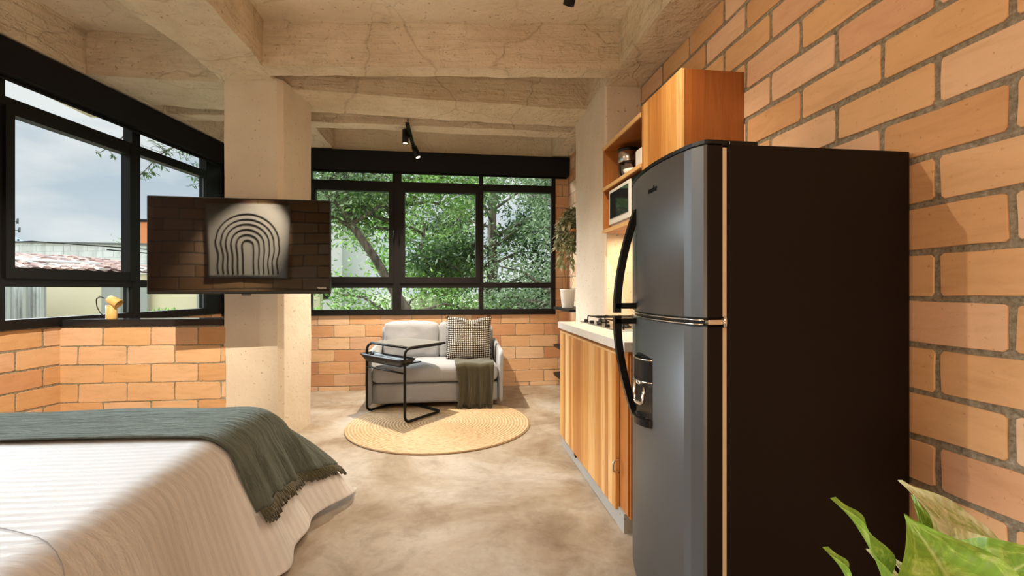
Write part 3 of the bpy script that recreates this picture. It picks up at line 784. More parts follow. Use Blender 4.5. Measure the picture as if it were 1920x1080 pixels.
mb = MB()
NU, NV = 120, 140
mb.grid(lambda u_, v_: bedS(A0+(A1-A0)*u_, B0+(B1-B0)*v_), NU, NV, uvf=lambda u_, v_: (A0+(A1-A0)*u_, B0+(B1-B0)*v_))
o = mv(mb.build('bedspread', M_spread, bed, fix=False), bed); solidify(o, .012, -1); subsurf(o, 1)
mb = MB(); mb.box(-2.93, -1.12, .58, 2.74, .22, .56, .05, seg=3); mv(mb.build('mattress', M_white, bed), bed)
mb = MB(); mb.box(-2.90, -1.15, .60, 2.70, .10, .22, .01); mv(mb.build('base', M_teakdark, bed), bed)
for x in (-2.8, -1.3):
    for y in (.7, 2.6):
        mb = MB(); mb.box(x-.03, x+.03, y-.03, y+.03, 0, .10); mv(mb.build('leg', M_teakdark, bed), bed)
# seam line on the bedspread near the lower left corner
mb = MB(); path = []
for i in range(26):
    t_ = i/25; a = -1.75+.98*t_; b_ = 1.50-.33*max(0, (t_-.25)/.75)**1.6
    path.append(bedS(a, b_, .004))
mb.tube(path, .0014, 5); mv(mb.build('seam', M_sofa, bed), bed)

# green throw across the foot of the bed
m, t, b = base('green_linen', (.09, .11, .095), .9, spec=.15); b.inputs['Sheen Weight'].default_value = .45
b.inputs['Sheen Tint'].default_value = (.8, .95, .9, 1)
cv = coords(t, 'UV', (2.2, 14, 1))
nn = nz(t, cv, 3, 6, .65, 1.2)
t.links.new(ramp(t, nn, [(.3, (.050, .060, .046)), (.55, (.085, .10, .082)), (.75, (.12, .14, .115))]), b.inputs['Base Color'])
n1 = bump(t, b, nn, .9, .02); bump(t, b, nz(t, coords(t, 'UV'), 260, 2), .3, .002, n1)
M_linen = m
th = thing('bed_throw', 'dark green crinkled linen throw with fringed hem across the foot of the bed', 'throw', (-1.9, 2.5, .6))
TA0, TA1 = -2.9, AX+.31
def edge_near(a): return 2.20+.02*math.sin(a*4)-.10*max(0, (a+1.9))/.9*.9 + .025*noise.noise(Vector((a*3, 1, 0)))
def throwS(u_, v_):
    a1 = TA1+.10*v_; a = TA0+(a1-TA0)*u_
    lo = edge_near(min(a, AX+.1)); hi = BY+.30
    b_ = lo+(hi-lo)*v_
    wr = .006*noise.noise(Vector((a*3, b_*26, 0)))+.006*noise.noise(Vector((a*2, b_*60, 5)))
    sd = max(0, min(1, (a-AX)/.2))
    wr += sd*(.012*math.sin(b_*38)+.012*noise.noise(Vector((a*2, b_*16, 9))))
    return bedS(a, b_, .020+wr)
mb = MB(); mb.grid(throwS, 90, 110, uvf=lambda u_, v_: (TA0+(TA1-TA0)*u_, v_*.9))
o = mv(mb.build('cloth', M_linen, th, fix=False), th); solidify(o, .006, 0)
M_fringe = fabric('olive_fringe', (.035, .035, .018), (.10, .095, .05), 150, .5)
mb = MB(); rr = random.Random(3)
for i in range(210):
    v_ = (i+rr.random()*.6)/210; a = TA1+.10*v_; lo = edge_near(AX+.1); b_ = lo+(BY+.30-lo)*v_
    L_ = rr.uniform(.03, .07)
    for s_ in (-1, 1):
        pts = [bedS(a-.004, b_, .022), bedS(a+L_*.5, b_+rr.uniform(-.006, .006), .030), bedS(a+L_, b_+rr.uniform(-.012, .012), .022+rr.uniform(0, .014))]
        mb.tube(pts, [.0045, .0045, .003], 4)
mv(mb.build('fringe', M_fringe, th), th)

# ------------------------------------------------------------------ rug
m, t, b = base('jute_rug', (.6, .4, .2), .95, spec=.1)
tcn = N(t, 'ShaderNodeTexCoord'); sp = N(t, 'ShaderNodeSeparateXYZ'); t.links.new(tcn.outputs['Object'], sp.inputs[0])
rad = mathn(t, 'SQRT', mathn(t, 'ADD', mathn(t, 'POWER', sp.outputs['X'], 2), mathn(t, 'POWER', sp.outputs['Y'], 2)))
ang = mathn(t, 'ARCTAN2', sp.outputs['Y'], sp.outputs['X'])
rw = mathn(t, 'ADD', mathn(t, 'MULTIPLY', rad, 2*PI/.028), ang)
sn = mathn(t, 'SINE', rw)
comb = N(t, 'ShaderNodeCombineXYZ'); t.links.new(mathn(t, 'MULTIPLY', rad, 36), comb.inputs[0]); t.links.new(mathn(t, 'MULTIPLY', ang, 9), comb.inputs[1])
nzr = nz(t, comb.outputs[0], 1.2, 5, .7)
c = ramp(t, nzr, [(.28, (.34, .22, .12)), (.42, (.54, .40, .25)), (.6, (.64, .50, .34)), (.8, (.72, .60, .43))])
c = mix(t, .5, c, ramp(t, sn, [(0, (.55, .45, .35)), (.25, (1, 1, 1))]), 'MULTIPLY')
t.links.new(c, b.inputs['Base Color']); n1 = bump(t, b, sn, .5, .006); bump(t, b, nzr, .5, .004, n1)
mb = MB()
n = 96
rg = [[mb.v((r*math.cos(2*PI*k/n)*(1+.004*math.sin(3*k*2*PI/n)), r*math.sin(2*PI*k/n)*(1+.005*math.sin(2*k*2*PI/n+1)), z)) for k in range(n)] for r, z in ((.835, 0), (.84, .006), (.832, .013))]
for A, B in zip(rg, rg[1:]):
    for k in range(n): mb.f([A[k], A[(k+1) % n], B[(k+1) % n], B[k]])
mb.f(rg[0][::-1])
prev = rg[-1]
for i in range(1, 59):
    r = .832*(1-i/60); cur = [mb.v((r*math.cos(2*PI*k/n), r*math.sin(2*PI*k/n), .013+.0022*(1 if i % 2 else -1))) for k in range(n)]
    for k in range(n):
        f = mb.f([prev[k], prev[(k+1) % n], cur[(k+1) % n], cur[k]]); 
        if f: f.smooth = True
    prev = cur
mb.f(prev)
o = mb.build('round_rug', m); o.location = (-.125, 4.37, .001); put(o, 'round braided jute rug on the concrete floor before the sofa', 'rug')

# ------------------------------------------------------------------ sofa
SX0, SX1, SY0, SY1 = -.87, .52, 4.86, 5.78
sofa = thing('sofa', 'small light grey two-seat sofa below the far window', 'sofa', (-.17, 5.3, 0))
def soft(x0, x1, y0, y1, z0, z1, puff=.02, r=.05, nx=18, ny=10, nz_=6, wr=.004, seed=0):
    mb = MB(); X, Y, Z = x1-x0, y1-y0, z1-z0
    g = lambda o, a, c_, na, nb: mb.grid(lambda i, j: Vector(o)+Vector(a)*i+Vector(c_)*j, na, nb)
    g((x0, y0, z0), (X, 0, 0), (0, 0, Z), nx, nz_); g((x0, y1, z0), (X, 0, 0), (0, 0, Z), nx, nz_)
    g((x0, y0, z0), (0, Y, 0), (0, 0, Z), ny, nz_); g((x1, y0, z0), (0, Y, 0), (0, 0, Z), ny, nz_)
    g((x0, y0, z0), (X, 0, 0), (0, Y, 0), nx, ny); g((x0, y0, z1), (X, 0, 0), (0, Y, 0), nx, ny)
    bmesh.ops.remove_doubles(mb.bm, verts=mb.bm.verts, dist=1e-4)
    c_ = Vector(((x0+x1)/2, (y0+y1)/2, (z0+z1)/2)); hs = Vector((X/2, Y/2, Z/2))
    for v in mb.bm.verts:
        d = v.co-c_
        # round the edges
        q = Vector([max(abs(d[i])-(hs[i]-min(r, hs[i]*.9)), 0) for i in range(3)]); L_ = q.length; rr_ = [min(r, hs[i]*.9) for i in range(3)]
        for i in range(3):
            if L_ > 1e-6 and q[i] > 0: 
                sgn = 1 if d[i] > 0 else -1
                d[i] = sgn*((hs[i]-rr_[i])+q[i]/L_*rr_[i]*min(1, max(q)/rr_[i]*1.0))
        u_ = [1-(d[i]/hs[i])**2 for i in range(3)]
        u_ = [max(0, min(1, q_)) for q_ in u_]
        d.z += puff*u_[0]*u_[1]*(1 if d.z > 0 else -.3); d.y += puff*.6*u_[0]*u_[2]*(1 if d.y > 0 else -1); d.x += puff*.3*u_[1]*u_[2]*(1 if d.x > 0 else -1)
        v.co = c_+d+noise.noise_vector((c_+d)*9+Vector((seed, 0, 0)))*wr+noise.noise_vector((c_+d)*22+Vector((seed, 0, 0)))*wr*.4
    return mb
mv(soft(SX0+.04, SX1-.05, SY0+.02, SY1-.05, .065, .275, .0, .03, wr=.002).build('base', M_sofa, sofa), sofa)
o = mv(soft(SX0+.045, SX1-.055, SY0-.01, SY1-.20, .285, .455, .02, .05, 30, 14, 7, .004, 3).build('seat_cushion', M_sofa, sofa), sofa)
o = mv(soft(SX0+.08, SX0+.70, 5.40, 5.62, .44, .855, .03, .045, 22, 8, 14, .009, 7).build('back_cushion', M_sofa, sofa), sofa)
o.data.transform(Matrix.Translation((0, 5.5-5.3, .45)) @ Matrix.Rotation(math.radians(-9), 4, 'X') @ Matrix.Translation((0, -5.5+5.3, -.45)))
o = mv(soft(SX0+.71, SX1-.09, 5.40, 5.62, .44, .855, .03, .045, 22, 8, 14, .009, 17).build('back_cushion', M_sofa, sofa), sofa)
o.data.transform(Matrix.Translation((0, 5.5-5.3, .45)) @ Matrix.Rotation(math.radians(-9), 4, 'X') @ Matrix.Translation((0, -5.5+5.3, -.45)))
mv(soft(SX0+.03, SX1-.04, 5.64, SY1, .08, .80, .0, .03, 20, 4, 10, .003).build('backrest', M_sofa, sofa), sofa)
for x0, x1 in ((SX0, SX0+.045), (SX1-.045, SX1)):
    mb = soft(x0, x1, SY0-.02, SY1-.02, .065, .60, .0, .018, 3, 14, 10, .002)
    for v in mb.bm.verts:
        # arm slopes up to the back and flares outwards at the top
        if v.co.z > .45: v.co.z += .05*(v.co.y-SY0)/.9
        v.co.x += (.03 if x0 > 0 else -.03)*max(0, v.co.z-.25)*.6
    mv(mb.build('arm', M_sofa, sofa), sofa)
for x in (SX0+.10, SX1-.12):
    for y in (SY0+.09, SY1-.12):
        mb = MB(); mb.cyl((x, y, .0 if y > 5.3 else .0165), (x, y, .075), .02, 14, .026); mv(mb.build('leg', M_leg, sofa), sofa)

# knitted cushion
m, t, b = base('waffle_knit', (.6, .55, .48), .95, spec=.1)
uvc = coords(t, 'UV'); sp = N(t, 'ShaderNodeSeparateXYZ'); t.links.new(uvc, sp.inputs[0])
k1 = mathn(t, 'ABSOLUTE', mathn(t, 'SINE', mathn(t, 'MULTIPLY', sp.outputs['X'], PI*23)))
k2 = mathn(t, 'ABSOLUTE', mathn(t, 'SINE', mathn(t, 'MULTIPLY', sp.outputs['Y'], PI*23)))
kk = mathn(t, 'MULTIPLY', k1, k2)
jit = nz(t, uvc, 60, 2)
kk2 = mathn(t, 'ADD', kk, mathn(t, 'MULTIPLY', mathn(t, 'SUBTRACT', jit, .5), .8))
t.links.new(ramp(t, kk2, [(.30, (.02, .015, .012)), (.44, (.34, .28, .22)), (.62, (.84, .79, .71))]), b.inputs['Base Color'])
bump(t, b, kk, 1.0, .012); M_knit = m
cu = thing('throw_cushion', 'square black and cream woven cushion on the right of the grey sofa', 'cushion', (.17, 5.17, .455))
def cush(sgn):
    def fn(a, c_):
        x = (a-.5)*.50; z = c_*.50
        e_ = (max(0, 1-abs(2*a-1)**2.4)*max(0, 1-abs(2*c_-1)**2.4))**.6
        pin = 1-.05*(1-abs(2*a-1))*abs(2*c_-1)**3
        x2 = x*(1-.06*(1-abs(2*c_-1)**2)); z2 = .25+(z-.25)*pin*(1-.05*(1-abs(2*a-1)**2)) - (.03*math.exp(-((a-.55)/.12)**2) if c_ > .8 else 0)*(c_-.8)/.2
        return Vector((x2, sgn*.085*e_, z2))
    return fn
mb = MB(); mb.grid(cush(1), 24, 24, uvf=lambda a, c_: (a, c_)); mb.grid(cush(-1), 24, 24, uvf=lambda a, c_: (a, c_))
bmesh.ops.remove_doubles(mb.bm, verts=mb.bm.verts, dist=1e-4)
mb.bm.transform(Matrix.Rotation(math.radians(-14), 4, 'X') @ Matrix.Rotation(math.radians(1.5), 4, 'Y'))
mb.build('cover', M_knit, cu)
mb = MB(); rr = random.Random(5)
for i in range(96):
    e_ = i % 4; q = rr.random()
    a, c_ = ((q, 0), (q, 1), (0, q), (1, q))[e_]
    p = Matrix.Rotation(math.radians(-14), 4, 'X') @ cush(1)(a, c_); d_ = Vector((a-.5, 0, c_-.5)).normalized()*.014
    mb.tube([p, p+d_+Vector((rr.uniform(-.004, .004), 0, rr.uniform(-.004, .004)))], [.005, .003], 4)
mb.build('fringe', M_knit, cu)

# dark pad between cushion and arm, then the throw hanging over the seat
mb = soft(.30, .40, 5.28, 5.38, .46, .80, .02, .04, 5, 4, 10, .004, 4)
put(mb.build('cushion', M_throw), 'dark cushion wedged behind the woven cushion', 'cushion')
st = thing('sofa_throw', 'dark olive fringed throw hanging over the sofa seat', 'throw', (.22, 4.85, .46))
TX0, TX1 = .035, .40
def thr(u_, v_):
    # v: 0 at the back of the seat, 1 at the hem
    L_ = v_*.80
    zt_, yf = .475, SY0-.025
    if L_ < .34: y = 5.20-L_; z = zt_+.004
    elif L_ < .42:
        th_ = (L_-.34)/.08*PI/2; y = (5.20-.34)-.04*math.sin(th_); z = zt_-.045*(1-math.cos(th_))+.004
    else: y = 4.82; z = zt_-.04-(L_-.42)
    hang = max(0, min(1, (L_-.36)/.25))
    x = TX0+(TX1-TX0)*u_+(.02*math.sin(v_*3)-.035*(1-u_)*(1-hang))
    y2 = y-hang*(.016*math.sin(u_*PI*6.5+.6)+.010*math.sin(u_*PI*13+v_*2)+.006)
    z += (1-hang)*.006*math.sin(u_*9+v_*12)
    x = x+hang*.01*math.sin(u_*PI*6.5+2)
    return Vector((x, y2, z))
mb = MB(); mb.grid(thr, 60, 50); o = mv(mb.build('cloth', M_throw, st), st); solidify(o, .008, 0)
mb = MB(); rr = random.Random(9)
for i in range(60):
    p = thr((i+.5)/60, 1)
    mb.tube([p+Vector((0, 0, .005)), p+Vector((rr.uniform(-.006, .006), rr.uniform(-.01, .004), -.022)), p+Vector((rr.uniform(-.012, .012), rr.uniform(-.01, .01), -rr.uniform(.035, .06)))], [.0045, .004, .002], 4)
mv(mb.build('fringe', M_throw, st), st)

# ------------------------------------------------------------------ tubular side table
tb = thing('side_table', 'black tubular steel side table with hanging tray in front of the sofa', 'side table', (-.5, 4.75, 0))
A = Vector((-.86, 4.80, 0)); B = Vector((-.44, 4.33, 0)); dd = Vector((.315, .375, 0))
D_ = A+dd; Cc = B+dd; zb, zt = .028, .70; R_ = .013
up = Vector((0, 0, 1))
path = arc_path([A+dd*1.0+up*zt, A+up*zt, A+up*zb, D_+up*zb, Cc+up*zb, B+up*zb, B+up*zt, Cc+up*zt], .065, 8)
mb = MB(); mb.tube(path, R_, 12); mv(mb.build('tube_frame', M_black, tb), tb)
mb = MB()
du = (B-A).normalized()
q = [A+dd*.10, B+dd*.10, B+dd*1.12, A+dd*1.12]
mb.prism([(p.x, p.y) for p in q], zt+.006, zt+.018)
m, t, b = base('tabletop_grey', (.17, .165, .155), .35)
mv(mb.build('tabletop', m, tb), tb)
mb = MB(); mb.tube([p+up*(zt+.004) for p in q], .011, 8, closed=True); mv(mb.build('top_rim', M_black, tb), tb)
mb = MB(); mb.cyl(A+up*.475, B+up*.475, .009, 10); mb.cyl(A+du*.0+dd*.42+up*.56, A+dd*.0+up*.56, .007, 8); mb.cyl(B+dd*.42+up*.56, B+up*.56, .007, 8); mv(mb.build('cross_bar', M_black, tb), tb)
# canvas tray
mb = MB(); dn_ = dd.normalized()
c0 = (A+B)/2+dd*.05; hl, hw = (B-A).length/2+.045, .075
def tray(a, c_):
    s_ = (a*2-1); w__ = (c_*2-1)
    ex = max(0, (abs(s_)-.75)/.25); ew = max(0, (abs(w__)-.6)/.4)
    z = .535+.075*max(ex**1.3, ew**1.3)
    return c0+du*(s_*hl*(1 if abs(s_) < .8 else 1))+dn_*(w__*hw)+up*z
mb.grid(tray, 24, 14); o = mv(mb.build('tray', M_rubber, tb), tb); solidify(o, .008)

# ------------------------------------------------------------------ track lights
M_bulb, t, b = base('lit_lamp', (1, 1, 1), .3); b.inputs['Emission Color'].default_value = (1, .78, .5, 1); b.inputs['Emission Strength'].default_value = 6
def track(label, x, y0, y1, z, heads, ztop):
    r = thing('track_light', label, 'track light', (x, (y0+y1)/2, z))
    mb = MB(); mb.box(x-.018, x+.018, y0, y1, z-.012, z+.018, .002)
    rail = mv(mb.build('rail', M_black, r), r)
    for y in (y0+.06, y1-.1):
        mb = MB(); mb.cyl((x, y, z+.015), (x, y, ztop), .006, 8); mv(mb.build('hanger', M_black, r), r)
    rc = .004 if ztop < 3 else .05
    for (p, a, *_) in heads:
        p = Vector(p); d_ = (Vector(a)-p).normalized()
        top = p-d_*.145; mid = p-d_*.075
        Mq = Matrix.Translation(p) @ d_.to_track_quat('Z', 'Y').to_matrix().to_4x4(); mb = MB(); mb.lathe([(.026, -.145), (.033, -.142), (.033, 0), (.028, .001), (.027, -rc-.003)], M=Mq, n=24)
        h_ = mv(mb.build('lamp_head', M_black, r), r)
        side = d_.cross(Vector((0, 1, 0)));
        mb = MB(); mb.cyl((x, p.y, z-.01), (x, p.y, z-.035), .016, 12); mb.tube([(x, p.y, z-.03), Vector((x, p.y, z-.03)).lerp(mid, .5), mid], .007, 8); mv(mb.build('swivel', M_black, h_), r)
        mb = MB(); mb.cyl(p-d_*(rc+.002), p-d_*rc, .025, 20); mv(mb.build('lens', M_bulb, h_), r)
    return r
track('black track light with two spot heads hanging above the sofa', -.45, 4.66, 5.62, 2.875, HEADS[0:2], 2.95)
track('black track light over the walkway, only one spot head in view', .66, .6, 2.75, 3.03, HEADS[2:4], ZS)
track('black track light above the bed', -1.80, 1.1, 2.2, 2.97, HEADS[4:7], ZS)
# emitters sit just below the lens
for o in [o for o in C.objects if o.name.startswith('spot_lamp')]:
    o.location = Vector(o.location)+(o.rotation_euler.to_matrix() @ Vector((0, 0, -1)))*.016

# ------------------------------------------------------------------ small lamp on the ledge
lp = thing('desk_lamp', 'small yellow cylinder lamp with tilted head on the black ledge', 'lamp', (-2.71, 4.08, 1.012))
m, t, b = base('mustard_lacquer', (.78, .48, .17), .45)
mb = MB(); mb.lathe([(.036, 0), (.037, .004), (.037, .108), (.034, .11)], (0, 0, 0), 28); mb.build('base', m, lp)
Mh = Matrix.Translation((.022, -.01, .140)) @ Matrix.Rotation(math.radians(122), 4, 'Y')
mb = MB(); mb.lathe([(.022, -.045), (.032, -.04), (.040, .045), (.036, .047), (.033, .02), (.006, .0)], M=Mh, n=28); mb.build('shade', m, lp)
mb = MB(); mb.tube(arc_path([(-.05, 0, .165), (-.10, .0, .19), (-.125, .01, .12), (-.09, .03, .02), (-.05, .05, .003)], .05), .0035, 6); mb.build('cord', M_rubber, lp)

# ------------------------------------------------------------------ shelves and plants beyond the right column
for i, (z, lab) in enumerate(((1.01, 'black wall shelf carrying the white flower pot'), (.56, 'middle black wall shelf near the far corner'), (.22, 'lowest black wall shelf near the far corner'))):
    mb = MB(); mb.prism([(1.20, 4.72), (1.485, 4.72), (1.485, 5.62), (1.20, 5.50)], z, z+.028)
    put(mb.build('wall_shelf', M_black), lab, 'shelf', 'black wall shelves near the far corner')
mb = MB(); mb.box(1.24, 1.485, 4.75, 5.45, 1.86, 1.885); put(mb.build('wall_shelf', M_teakdark), 'brown wooden wall shelf below the trailing plant', 'shelf')
def leaf_mesh(mb, base_, d, up_, L_, w_, curl=.3, n=4, mi=0, fold=.15):
    d = d.normalized(); sd = d.cross(up_)
    if sd.length < 1e-4: sd = d.orthogonal()
    sd.normalize(); nrm = sd.cross(d)
    rows = []
    for i in range(n+1):
        t_ = i/n; wd = w_*math.sin(PI*min(1, t_*.92+.06))**.8*(1 if t_ < 1 else 0)
        c_ = base_+d*(L_*t_)-Vector((0, 0, 1))*(curl*L_*t_*t_)
        rows.append((mb.v(c_-sd*wd/2+nrm*wd*fold), mb.v(c_), mb.v(c_+sd*wd/2+nrm*wd*fold)) if wd > 1e-5 else (mb.v(c_),))
    for i in range(n):
        a, c_ = rows[i], rows[i+1]
        if len(c_) == 3:
            for q in (0, 1):
                f = mb.f([a[q], a[q+1], c_[q+1], c_[q]], mi)
                if f: f.smooth = True
        else:
            mb.f([a[0], a[1], c_[0]], mi); mb.f([a[1], a[2], c_[0]], mi)
def leafmat(name, stops, trans=.3, rough=.5):
    m, t, b = base(name, stops[0][1], rough, spec=.35)
    g = N(t, 'ShaderNodeNewGeometry')
    t.links.new(ramp(t, g.outputs['Random Per Island'], stops), b.inputs['Base Color'])
    if trans:
        tl = N(t, 'ShaderNodeBsdfTranslucent'); mxs = N(t, 'ShaderNodeMixShader'); mxs.inputs[0].default_value = trans
        t.links.new(ramp(t, g.outputs['Random Per Island'], [(p, tuple(min(1, x*1.3) for x in c_)) for p, c_ in stops]), tl.inputs[0])
        o_ = t.nodes['Material Output']; t.links.new(b.outputs[0], mxs.inputs[1]); t.links.new(tl.outputs[0], mxs.inputs[2]); t.links.new(mxs.outputs[0], o_.inputs[0])
    return m
M_varieg = leafmat('variegated_leaf', [(0, (.16, .20, .07)), (.35, (.30, .33, .16)), (.6, (.55, .55, .38)), (1, (.72, .70, .55))], .2)
tp = thing('trailing_plant', 'trailing variegated plant spilling over beside the right column', 'plant', (1.36, 5.0, 1.885))
mb = MB(); mb.lathe([(.07, 0), (.09, .15), (.095, .155), (.085, .15), (.08, .12)], (1.36, 5.0, 1.885), 24); mv(mb.build('pot', M_white, tp), tp)
sm_, lm = MB(), MB(); rr = random.Random(21)
for k in range(26):
    a = rr.uniform(PI*.75, PI*1.5)
    p = Vector((1.36, 5.0, 2.04)); L_ = rr.choice((.12, .22, .32, .42)) if k < 22 else .66
    out = rr.uniform(.12, .22)
    pts = []
    for i in range(12):
        t_ = i/11
        pts.append(Vector((p.x+math.cos(a)*out*min(1, t_*1.8)-.02*t_, p.y+math.sin(a)*out*min(1, t_*1.8)*.6+.0, p.z+.08*math.sin(min(1, t_*2)*PI)*1.0-max(0, t_-.2)*L_))+noise.noise_vector(Vector((k, t_*3, 0)))*.02)
    sm_.tube(pts, .002, 4)
    for i in range(2, 12):
        for q in range(5):
            d_ = Vector((rr.uniform(-1, .6), rr.uniform(-1, 1), rr.uniform(-.9, .4)))
            leaf_mesh(lm, pts[i]+Vector((rr.uniform(-.01, .01),)*3), d_, Vector((0, 0, 1)), rr.uniform(.05, .09), rr.uniform(.024, .038), .25, 3)
M_stem, t, b = base('plant_stem', (.10, .12, .04), .7)
mv(sm_.build('stems', M_stem, tp), tp); mv(lm.build('leaves', M_varieg, tp, fix=False), tp)
pp = thing('flower_pot', 'white flower pot with thin bare stems on the black wall shelf', 'pot', (1.272, 5.08, 1.038))
mb = MB(); mb.lathe([(.062, 0), (.066, .005), (.085, .195), (.088, .2), (.088, .21), (.080, .21), (.076, .185), (.01, .18)], (0, 0, 0), 32); mb.build('pot_body', M_white, pp)
mb = MB()
for dx, dy, L_ in ((-.03, 0, .62), (.0, .02, .7), (.04, -.02, .58), (.055, .02, .35)):
    mb.tube([(dx*.6, dy, .18), (dx*1.3, dy, .18+L_*.4), (dx*.3, dy*.5, .18+L_*.75), (.01, 0, .18+L_)], .0022, 5)
M_twig, t, b = base('dry_twig', (.25, .12, .05), .8)
mb.build('stems', M_twig, pp)

# ------------------------------------------------------------------ foreground leafy plant
def ray(u, v):
    a = YAW; xc = (u-960)/870; upz = -(v-542)/870
    return Vector((xc*math.cos(a)+math.sin(a), -xc*math.sin(a)+math.cos(a), upz))
def pt(u, v, zc): return Vector((0, 0, 1.25))+ray(u, v)*zc
fp = thing('leafy_plant', 'leafy green and cream dumb cane plant in the lower right foreground', 'plant', (1.12, .80, 0))
m, t, b = base('plant_pot_clay', (.55, .28, .14), .8)
mb = MB(); mb.lathe([(.11, 0), (.15, .27), (.16, .275), (.16, .30), (.145, .30), (.14, .26), (.02, .25)], (0, 0, 0), 32); mb.build('pot', m, fp)
def bigleaf_mat(name, c1, c2, c3, thr_):
    m, t, b = base(name, c1, .38, spec=.45)
    uv = coords(t, 'UV'); sp = N(t, 'ShaderNodeSeparateXYZ'); t.links.new(uv, sp.inputs[0])
    # side veins
    ab = mathn(t, 'ABSOLUTE', mathn(t, 'SUBTRACT', sp.outputs['X'], .5))
    vein = mathn(t, 'SINE', mathn(t, 'MULTIPLY', mathn(t, 'SUBTRACT', sp.outputs['Y'], mathn(t, 'MULTIPLY', ab, .5)), 70))
    n_ = nz(t, uv, 5, 6, .7, 1)
    c = ramp(t, n_, [(thr_-.08, c1), (thr_, c2), (thr_+.12, c3)])
    c = mix(t, .18, c, ramp(t, vein, [(.2, (.6, .6, .5)), (.8, (1.2, 1.2, 1.1))]), 'MULTIPLY')
    mid = ramp(t, ab, [(0, (1, 1, 1)), (.03, (0, 0, 0))]); c = mix(t, mid, c, c3)
    c = mix(t, .7, c, ramp(t, nz(t, uv, 22, 3), [(.26, (.3, .3, .12)), (.32, (1, 1, 1))]), 'MULTIPLY')
    t.links.new(c, b.inputs['Base Color']); bump(t, b, vein, .15, .004)
    tl = N(t, 'ShaderNodeBsdfTranslucent'); mxs = N(t, 'ShaderNodeMixShader'); mxs.inputs[0].default_value = .3
    t.links.new(c, tl.inputs[0]); o_ = t.nodes['Material Output']
    t.links.new(b.outputs[0], mxs.inputs[1]); t.links.new(tl.outputs[0], mxs.inputs[2]); t.links.new(mxs.outputs[0], o_.inputs[0]); return m
M_lgreen = bigleaf_mat('green_leaf', (.22, .40, .05), (.34, .52, .08), (.52, .66, .22), .55)
M_lcream = bigleaf_mat('cream_leaf', (.42, .52, .16), (.68, .72, .38), (.84, .84, .56), .46)
def big_leaf(tip, bas, w_, nrm, bow_, mat, twist=0, fold=.25, wob=.01):
    tip, bas = Vector(tip), Vector(bas); ax = tip-bas; L_ = ax.length; d_ = ax.normalized(); nrm = Vector(nrm)
    sd0 = d_.cross(nrm).normalized()
    mb = MB()
    def fn(a, c_):
        q = Matrix.Rotation(twist*(c_-.5), 3, d_) @ sd0; nn_ = q.cross(d_)
        wd = w_*(math.sin(PI*min(1, c_**.85*.97+.03))**.75)*(1-c_**6)+.0015
        s_ = (a-.5)*2
        p = bas+ax*c_+nn_*(bow_*math.sin(PI*c_))+q*(s_*wd/2)+nn_*(abs(s_)*wd*fold)
        p += nn_*wob*math.sin(c_*14+s_*3)*abs(s_)
        return p
    mb.grid(fn, 10, 22, uvf=lambda a, c_: (a, c_))
    return mv(mb.build('leaf', mat, fp, fix=False), fp)
ctr = Vector((1.12, .80, .30))
cv_ = lambda u, v, z: pt(u, v, z)
vw = -ray(1750, 1000).normalized()
LEAVES = [
    # tip(u,v,zc)      base(u,v,zc)       width  bow   mat   normal tweak  twist fold
    ((1565, 932, 1.02), (1668, 1130, 1.00), .060, .015, M_lgreen, (.9, .3, 0), .5, .35),
    ((1551, 1025, 1.00), (1620, 1180, 1.00), .045, .010, M_lgreen, (.9, .3, 0), .3, .35),
    ((1632, 1030, 1.05), (1700, 1160, 1.05), .060, .010, M_lcream, (.6, .2, .2), .3, .2),
    ((1690, 900, 1.12), (1850, 1100, 1.06), .120, .030, M_lcream, (.2, 0, .5), .5, .2),
    ((1699, 966, .96), (1830, 1160, .92), .200, .020, M_lgreen, (-.1, 0, .2), .2, .22),
    ((1715, 930, 1.10), (1728, 1110, 1.06), .070, .020, M_lgreen, (.6, 0, 0), .2, .2),
    ((1930, 1070, .98), (1790, 1085, 1.02), .150, .030, M_lcream, (0, 0, 1.0), .2, .15),
    ((1672, 1042, 1.02), (1740, 1150, 1.0), .050, .010, M_lcream, (.5, 0, 0), .2, .25),
    ((1975, 1030, .90), (1840, 1150, .95), .16, .03, M_lgreen, (0, .3, .8), .2, .2),
]
sm_ = MB()
for tip, bs_, w_, bw, mt, tw, ts, fo in LEAVES:
    p1 = cv_(*bs_); big_leaf(cv_(*tip), p1, w_, vw+Vector(tw), bw, mt, ts, fo)
    sm_.tube([Vector((1.12+random.uniform(-.03, .03), .80+random.uniform(-.03, .03), .26)), Vector((1.12, .80, .26)).lerp(p1, .55)+Vector((0, 0, .05)), p1], [.009, .008, .005], 8)
mv(sm_.build('stems', M_stem, fp), fp)

# ------------------------------------------------------------------ outdoors
GZ = -3.6
m, t, b = base('yard_ground', (.22, .24, .12), .95)
t.links.new(ramp(t, nz(t, coords(t), .5, 6), [(.35, (.12, .15, .06)), (.6, (.30, .29, .20))]), b.inputs['Base Color'])
mb = MB(); mb.box(-300, 300, -60, 420, GZ-.2, GZ); put(mb.build('yard_ground', m), 'ground of the yards far below the windows', None, None, 'structure')
M_leafA = leafmat('tree_leaf_bright', [(0, (.07, .16, .03)), (.4, (.13, .26, .05)), (.75, (.22, .38, .09)), (1, (.36, .50, .18))], .4, .6)
M_leafB = leafmat('tree_leaf_grey', [(0, (.07, .12, .05)), (.4, (.13, .20, .09)), (.8, (.24, .32, .17)), (1, (.42, .48, .32))], .4, .6)
M_leafC = leafmat('tree_leaf_dark', [(0, (.025, .055, .018)), (.5, (.05, .10, .03)), (1, (.11, .18, .06))], .3, .6)
m, t, b = base('bark', (.12, .09, .06), .95); t.links.new(ramp(t, nz(t, coords(t, scale=(6, 6, 1)), 3, 5), [(.35, (.05, .04, .03)), (.65, (.20, .16, .12))]), b.inputs['Base Color']); M_bark = m
